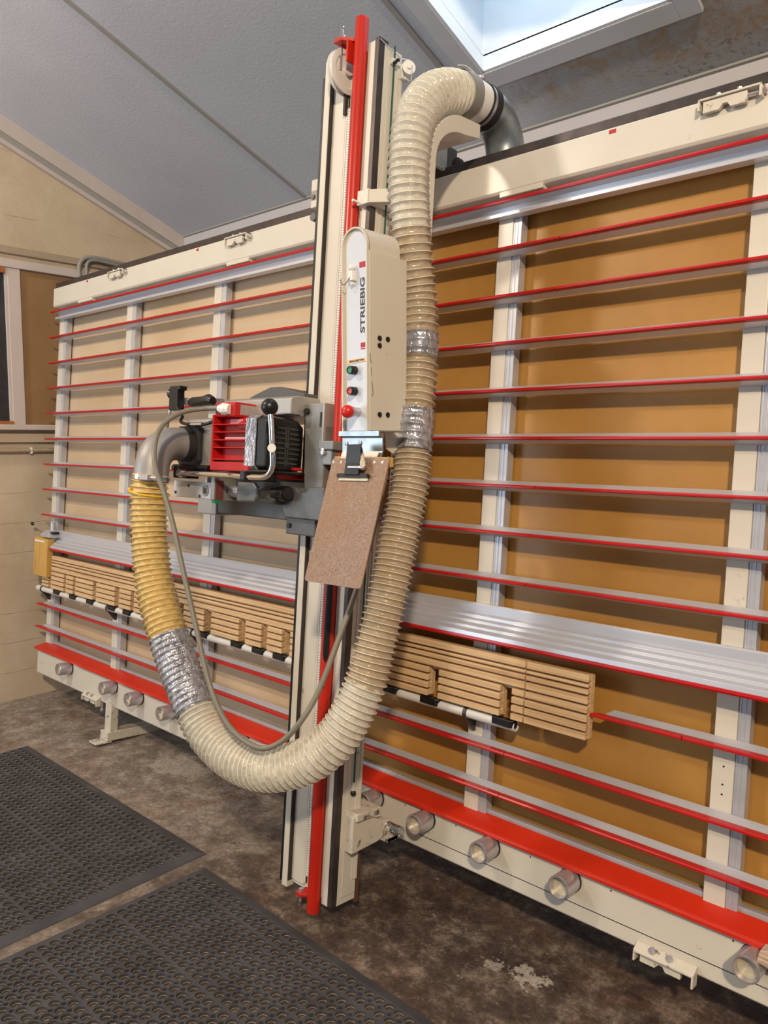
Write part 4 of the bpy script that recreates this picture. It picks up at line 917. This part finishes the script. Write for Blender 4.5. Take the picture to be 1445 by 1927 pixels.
TB = math.atan2(0.112, 0.32)
cp = bpy.data.objects.new('clipboard', None); COL.objects.link(cp); cp.location = (-1.447, 1.474, 1.452); cp.rotation_euler = (-TB, R(-1.0), 0)
BASE['clipboard'] = ('W', (0, 0, 0)); cp['label'] = 'brown hardboard clipboard hanging under the control box'; cp['category'] = 'clipboard'
def rrect(x0, x1, z0, z1, r):
    p = []
    for cx_, cz_, a0 in ((x1 - r, z1 - r, 0), (x0 + r, z1 - r, 90), (x0 + r, z0 + r, 180), (x1 - r, z0 + r, 270)):
        for k in range(6): a = R(a0 + 18 * k); p.append((cx_ + r * math.cos(a), cz_ + r * math.sin(a)))
    return p
part('board', G().prism(1, rrect(-0.104, 0.104, -0.340, 0.0, 0.010), -0.002, 0.0015), 'clip', cp)
cj = part('clip', G().prism(0, [(-0.003, -0.052), (-0.014, -0.046), (-0.017, -0.020), (-0.028, 0.028), (-0.031, 0.028), (-0.022, -0.02), (-0.018, -0.05), (-0.004, -0.058)], -0.030, 0.022), 'black', cp, bevel=0.001, label='black spring clip')
part('clip_foot', G().box(-0.062, 0.052, -0.014, -0.003, -0.056, -0.046), 'black', cj, bevel=0.002)
part('clip_lip', G().box(-0.058, 0.048, -0.0065, -0.003, -0.064, -0.055), 'brass', cj, bevel=0.001)
part('clip_coil', G().cyl((-0.02, -0.014, -0.030), (0.032, -0.014, -0.030), 0.007, n=16), 'steel', cj, smooth=True)
part('key_tag', G().prism(1, [(0.004, 0.022), (0.016, 0.024), (0.046, -0.026), (0.040, -0.036), (0.026, -0.030)], -0.022, -0.019), 'chrome', cp, bevel=0.001, label='clear hanging tag')
g = G()
for x in (-0.098, -0.068, -0.048, 0.03, 0.055, 0.083): g.lathe((x, -0.002, -0.012), (0, -1, 0), [(0, 0.0042), (0.001, 0.004), (0.001, 0.002)], 12)
part('rivet', g, 'steel', cp)

# ------------------------------------------------------------------ galvanised duct elbow behind the top beam
dk = empty('duct_elbow', (-1.49, -0.13, 2.30), 'M', 'grey galvanised duct elbow rising behind the top beam', 'duct')
U = -1.49
dp, _, _ = spline([(U, -0.135, 2.20), (U, -0.135, 2.36), (U, -0.133, 2.41), (U, -0.118, 2.465), (U, -0.085, 2.505), (U, -0.045, 2.525), (U, -0.010, 2.528)], 0.01)
part('pipe', G().tube(dp, 0.062, 32), 'galv', dk, smooth=True, angle=60)
part('seam_band', G().cyl((U, -0.135, 2.376), (U, -0.135, 2.392), 0.0635, n=32), 'brass', dk, smooth=True, angle=30)
part('black_ring', G().cyl((U, -0.012, 2.528), (U, 0.012, 2.528), 0.0665, n=36), 'rubber', dk, smooth=True, angle=30)
part('clamp_ring', G().cyl((U, 0.014, 2.528), (U, 0.026, 2.528), 0.0645, n=36), 'steel', dk, smooth=True, angle=30)
part('thin_ring', G().cyl((U, 0.027, 2.528), (U, 0.032, 2.528), 0.0655, n=36), 'black', dk, smooth=True, angle=30)
part('white_sleeve', G().cyl((U, 0.0, 2.528), (U, 0.095, 2.527), 0.0610, n=36), 'white_plastic', dk, smooth=True, angle=30)
tie = [(U + 0.066 * math.cos(a), -0.135 + 0.066 * math.sin(a), 2.372 + 0.012 * math.cos(a)) for a in [2 * math.pi * k / 32 for k in range(33)]]
part('yellow_tie', G().tube(tie, 0.003, 8), 'yellow', dk, smooth=True)
part('hook_wire', G().tube(spline([(U, 0.03, 2.595), (U, 0.06, 2.61), (U, 0.10, 2.612), (U, 0.135, 2.60)], 0.008)[0], 0.0022, 8), 'cream', dk, smooth=True)

# ------------------------------------------------------------------ the big dust hose
ctrl = [(-1.49, 0.085, 2.527, .0600), (-1.49, 0.135, 2.518, .0605), (-1.49, 0.195, 2.497, .0605), (-1.49, 0.255, 2.458, .060), (-1.49, 0.298, 2.405, .059), (-1.49, 0.320, 2.345, .058), (-1.49, 0.328, 2.271, .0575),
        (-1.49, 0.325, 2.186, .057), (-1.487, 0.312, 2.09, .056), (-1.483, 0.290, 1.973, .055), (-1.479, 0.270, 1.887, .054), (-1.466, 0.268, 1.765, .0535), (-1.460, 0.272, 1.675, .0535), (-1.443, 0.295, 1.522, .053),
        (-1.425, 0.320, 1.357, .053), (-1.424, 0.350, 1.224, .054), (-1.419, 0.385, 1.080, .054), (-1.422, 0.420, 0.937, .054), (-1.431, 0.450, 0.810, .056), (-1.469, 0.490, 0.683, .058), (-1.520, 0.520, 0.616, .0595),
        (-1.580, 0.540, 0.575, .0605), (-1.644, 0.560, 0.549, .061), (-1.724, 0.570, 0.533, .0615), (-1.811, 0.580, 0.539, .0615), (-1.889, 0.585, 0.561, .061), (-1.961, 0.590, 0.604, .061), (-2.070, 0.595, 0.725, .061),
        (-2.164, 0.600, 0.854, .061), (-2.242, 0.602, 0.988, .060), (-2.286, 0.602, 1.135, .059), (-2.300, 0.602, 1.265, .0585), (-2.297, 0.601, 1.345, .0575)]
H, HS, HP = spline(ctrl, 0.0022)
PV = np.interp(HP, [0, 13.3, 13.5, 19, 24, 32], [0.0220, 0.0225, 0.0165, 0.0175, 0.0188, 0.0186])
PH = np.concatenate([[0], np.cumsum(np.diff(HS) / PV[1:])])      # rib count reached at each sample
def hose_rad(i, crest, dip):
    ph = PH[i] * 2 * math.pi
    c = 0.5 + 0.5 * math.cos(ph)
    return H[i, 3] - dip + (dip + crest) * (c ** 2.2)
dh = empty('dust_hose', (-1.47, 0.3, 1.6), 'M', 'long translucent ribbed dust hose sweeping round in front of the column', 'hose')
def hose_piece(name, p0, p1, mat, extra=0.0, crest=0.0015, dip=0.0055, wob=0.0012, n=40, label=None):
    idx = [i for i in range(len(H)) if p0 <= HP[i] <= p1]
    pts_ = [tuple(H[i, :3]) for i in idx]
    rnd = random.Random(3)
    rad_ = [hose_rad(i, crest, dip) + extra for i in idx]
    g = G().tube(pts_, rad_, n, False)
    if wob:
        # slight random puckering of the soft wall between the ribs
        m = len(pts_)
        for q in range(m):
            c = Vector(pts_[q]); depth = 1 - min(1, max(0, (rad_[q] - (H[idx[q], 3] - dip)) / (dip + crest)))
            for k in range(n):
                p = Vector(g.v[q * n + k]); a = 2 * math.pi * k / n
                f = math.sin(7 * a + q * 0.31) * 0.5 + math.sin(11 * a - q * 0.17 + 1.3) * 0.5
                p = c + (p - c) * (1 + wob * depth * f / 0.058); g.v[q * n + k] = tuple(p)
    return part(name, g, mat, dh, smooth=True, angle=180, label=label)
ends = (0, 11.05, 11.9, 13.0, 13.85, 26.05, 28.1, 32)
hose_piece('upper_section', 0, 8.2, 'hose_clear', label='clear shiny ribbed bend')
hose_piece('upper_section', 8.15, 11.0, 'hose')
hose_piece('tape_band', 10.85, 11.6, 'tape', 0.0022, 0.0008, 0.0022, 0.003, label='crumpled silver tape wrap')
hose_piece('middle_section', 11.5, 12.8, 'hose')
hose_piece('tape_band', 12.75, 13.45, 'tape', 0.0022, 0.0008, 0.0026, 0.003, label='crumpled silver tape wrap')
hose_piece('lower_section', 13.4, 18.0, 'hose')
hose_piece('lower_section', 17.95, 26.4, 'hose_clear', wob=0.002, label='clear baggy ribbed bend')
hose_piece('tape_band', 26.3, 27.85, 'tape', 0.0022, 0.001, 0.003, 0.003, label='crumpled silver tape wrap')
hose_piece('yellowed_section', 27.8, 32, 'hose_yellow', wob=0.003, label='yellowed ribbed hose section')
# raised spiral
def spiral(p0, p1, mat):
    g = G(); n = 36; up = Vector((0, 1, 0))
    k0 = int(PH[np.searchsorted(HP, p0)]) + 1; k1 = int(PH[min(len(HS) - 1, np.searchsorted(HP, p1))])
    for k in range(k0, k1 + 1):
        c = np.array([np.interp(k, PH, H[:, j]) for j in range(4)]); ic = min(max(int(np.searchsorted(PH, k)), 1), len(H) - 2)
        t = Vector(H[ic + 1, :3] - H[ic - 1, :3]).normalized(); a = t.cross(up).normalized() if abs(t.y) < 0.95 else t.cross(Vector((1, 0, 0))).normalized(); b = t.cross(a)
        g.tube([Vector(c[:3]) + (a * math.cos(2 * math.pi * q / n) + b * math.sin(2 * math.pi * q / n)) * (c[3] + 0.0016) for q in range(n + 1)], 0.0013, 5, False)
    return part('rib_spiral', g, mat, dh, smooth=True, angle=180)
spiral(0.1, 10.8, 'spiral'); spiral(11.65, 12.7, 'spiral'); spiral(13.5, 26.25, 'spiral'); spiral(27.9, 31.9, 'spiral_yellow')
part('grey_cuff', G().tube([tuple(H[i, :3]) for i in range(0, 22)], [0.0655] * 22, 36, False).tube([tuple(H[i, :3]) for i in range(0, 22)], [0.0625] * 22, 36, False), 'conduit', dh, smooth=True, label='grey rubber cuff')
part('band_screw', G().box(U - 0.02, U + 0.02, 0.03, 0.05, 2.592, 2.602).cyl((U - 0.028, 0.04, 2.600), (U + 0.028, 0.04, 2.600), 0.006, n=12), 'steel', dh)
i0 = int(np.searchsorted(HP, 31.72))
cc_ = [tuple(H[i, :3]) for i in range(i0, i0 + 7)]
part('hose_clip', G().tube(cc_, [0.0620] * 7, 36, False), 'chrome', dh, smooth=True, label='shiny steel hose clip')
part('clip_screw', G().box(-2.268, -2.215, 0.648, 0.664, 1.322, 1.340).cyl((-2.27, 0.662, 1.331), (-2.19, 0.640, 1.331), 0.006, n=10), 'steel', dh, bevel=0.002)
ix = int(np.searchsorted(HP, 31.15)); cH = H[ix]
tie = [(cH[0] + 0.064 * math.cos(a), cH[1] + 0.064 * math.sin(a), cH[2] - 0.010 * math.cos(a)) for a in [2 * math.pi * k / 40 for k in range(41)]]
part('yellow_tie', G().tube(tie, 0.0028, 8, False).ball((cH[0] - 0.045, cH[1] + 0.046, cH[2] + 0.008), 0.006, 6).ball((cH[0] - 0.005, cH[1] + 0.064, cH[2] + 0.001), 0.006, 6), 'yellow', dh, smooth=True)

# ------------------------------------------------------------------ power cable looping from the saw to the column
cpts = [(-2.098, 0.490, 1.565), (-2.148, 0.510, 1.562), (-2.176, 0.560, 1.549), (-2.186, 0.610, 1.520), (-2.176, 0.655, 1.475), (-2.153, 0.680, 1.411), (-2.120, 0.690, 1.355), (-2.081, 0.685, 1.292), (-2.039, 0.675, 1.199), (-1.979, 0.670, 1.063), (-1.911, 0.660, 0.901), (-1.840, 0.655, 0.753), (-1.751, 0.650, 0.660), (-1.649, 0.635, 0.624), (-1.591, 0.610, 0.640), (-1.544, 0.580, 0.698), (-1.523, 0.530, 0.788), (-1.514, 0.470, 0.934), (-1.518, 0.410, 1.061), (-1.539, 0.340, 1.200), (-1.533, 0.300, 1.400), (-1.534, 0.290, 1.428)]
cpp, _, _ = spline(cpts, 0.01)
single('power_cable', G().tube(cpp, 0.0078, 14), 'grey_cable', (-1.8, 0.55, 0.55), 'M', 'thick grey power cable hanging in a loop from the saw unit', 'cable', smooth=True)
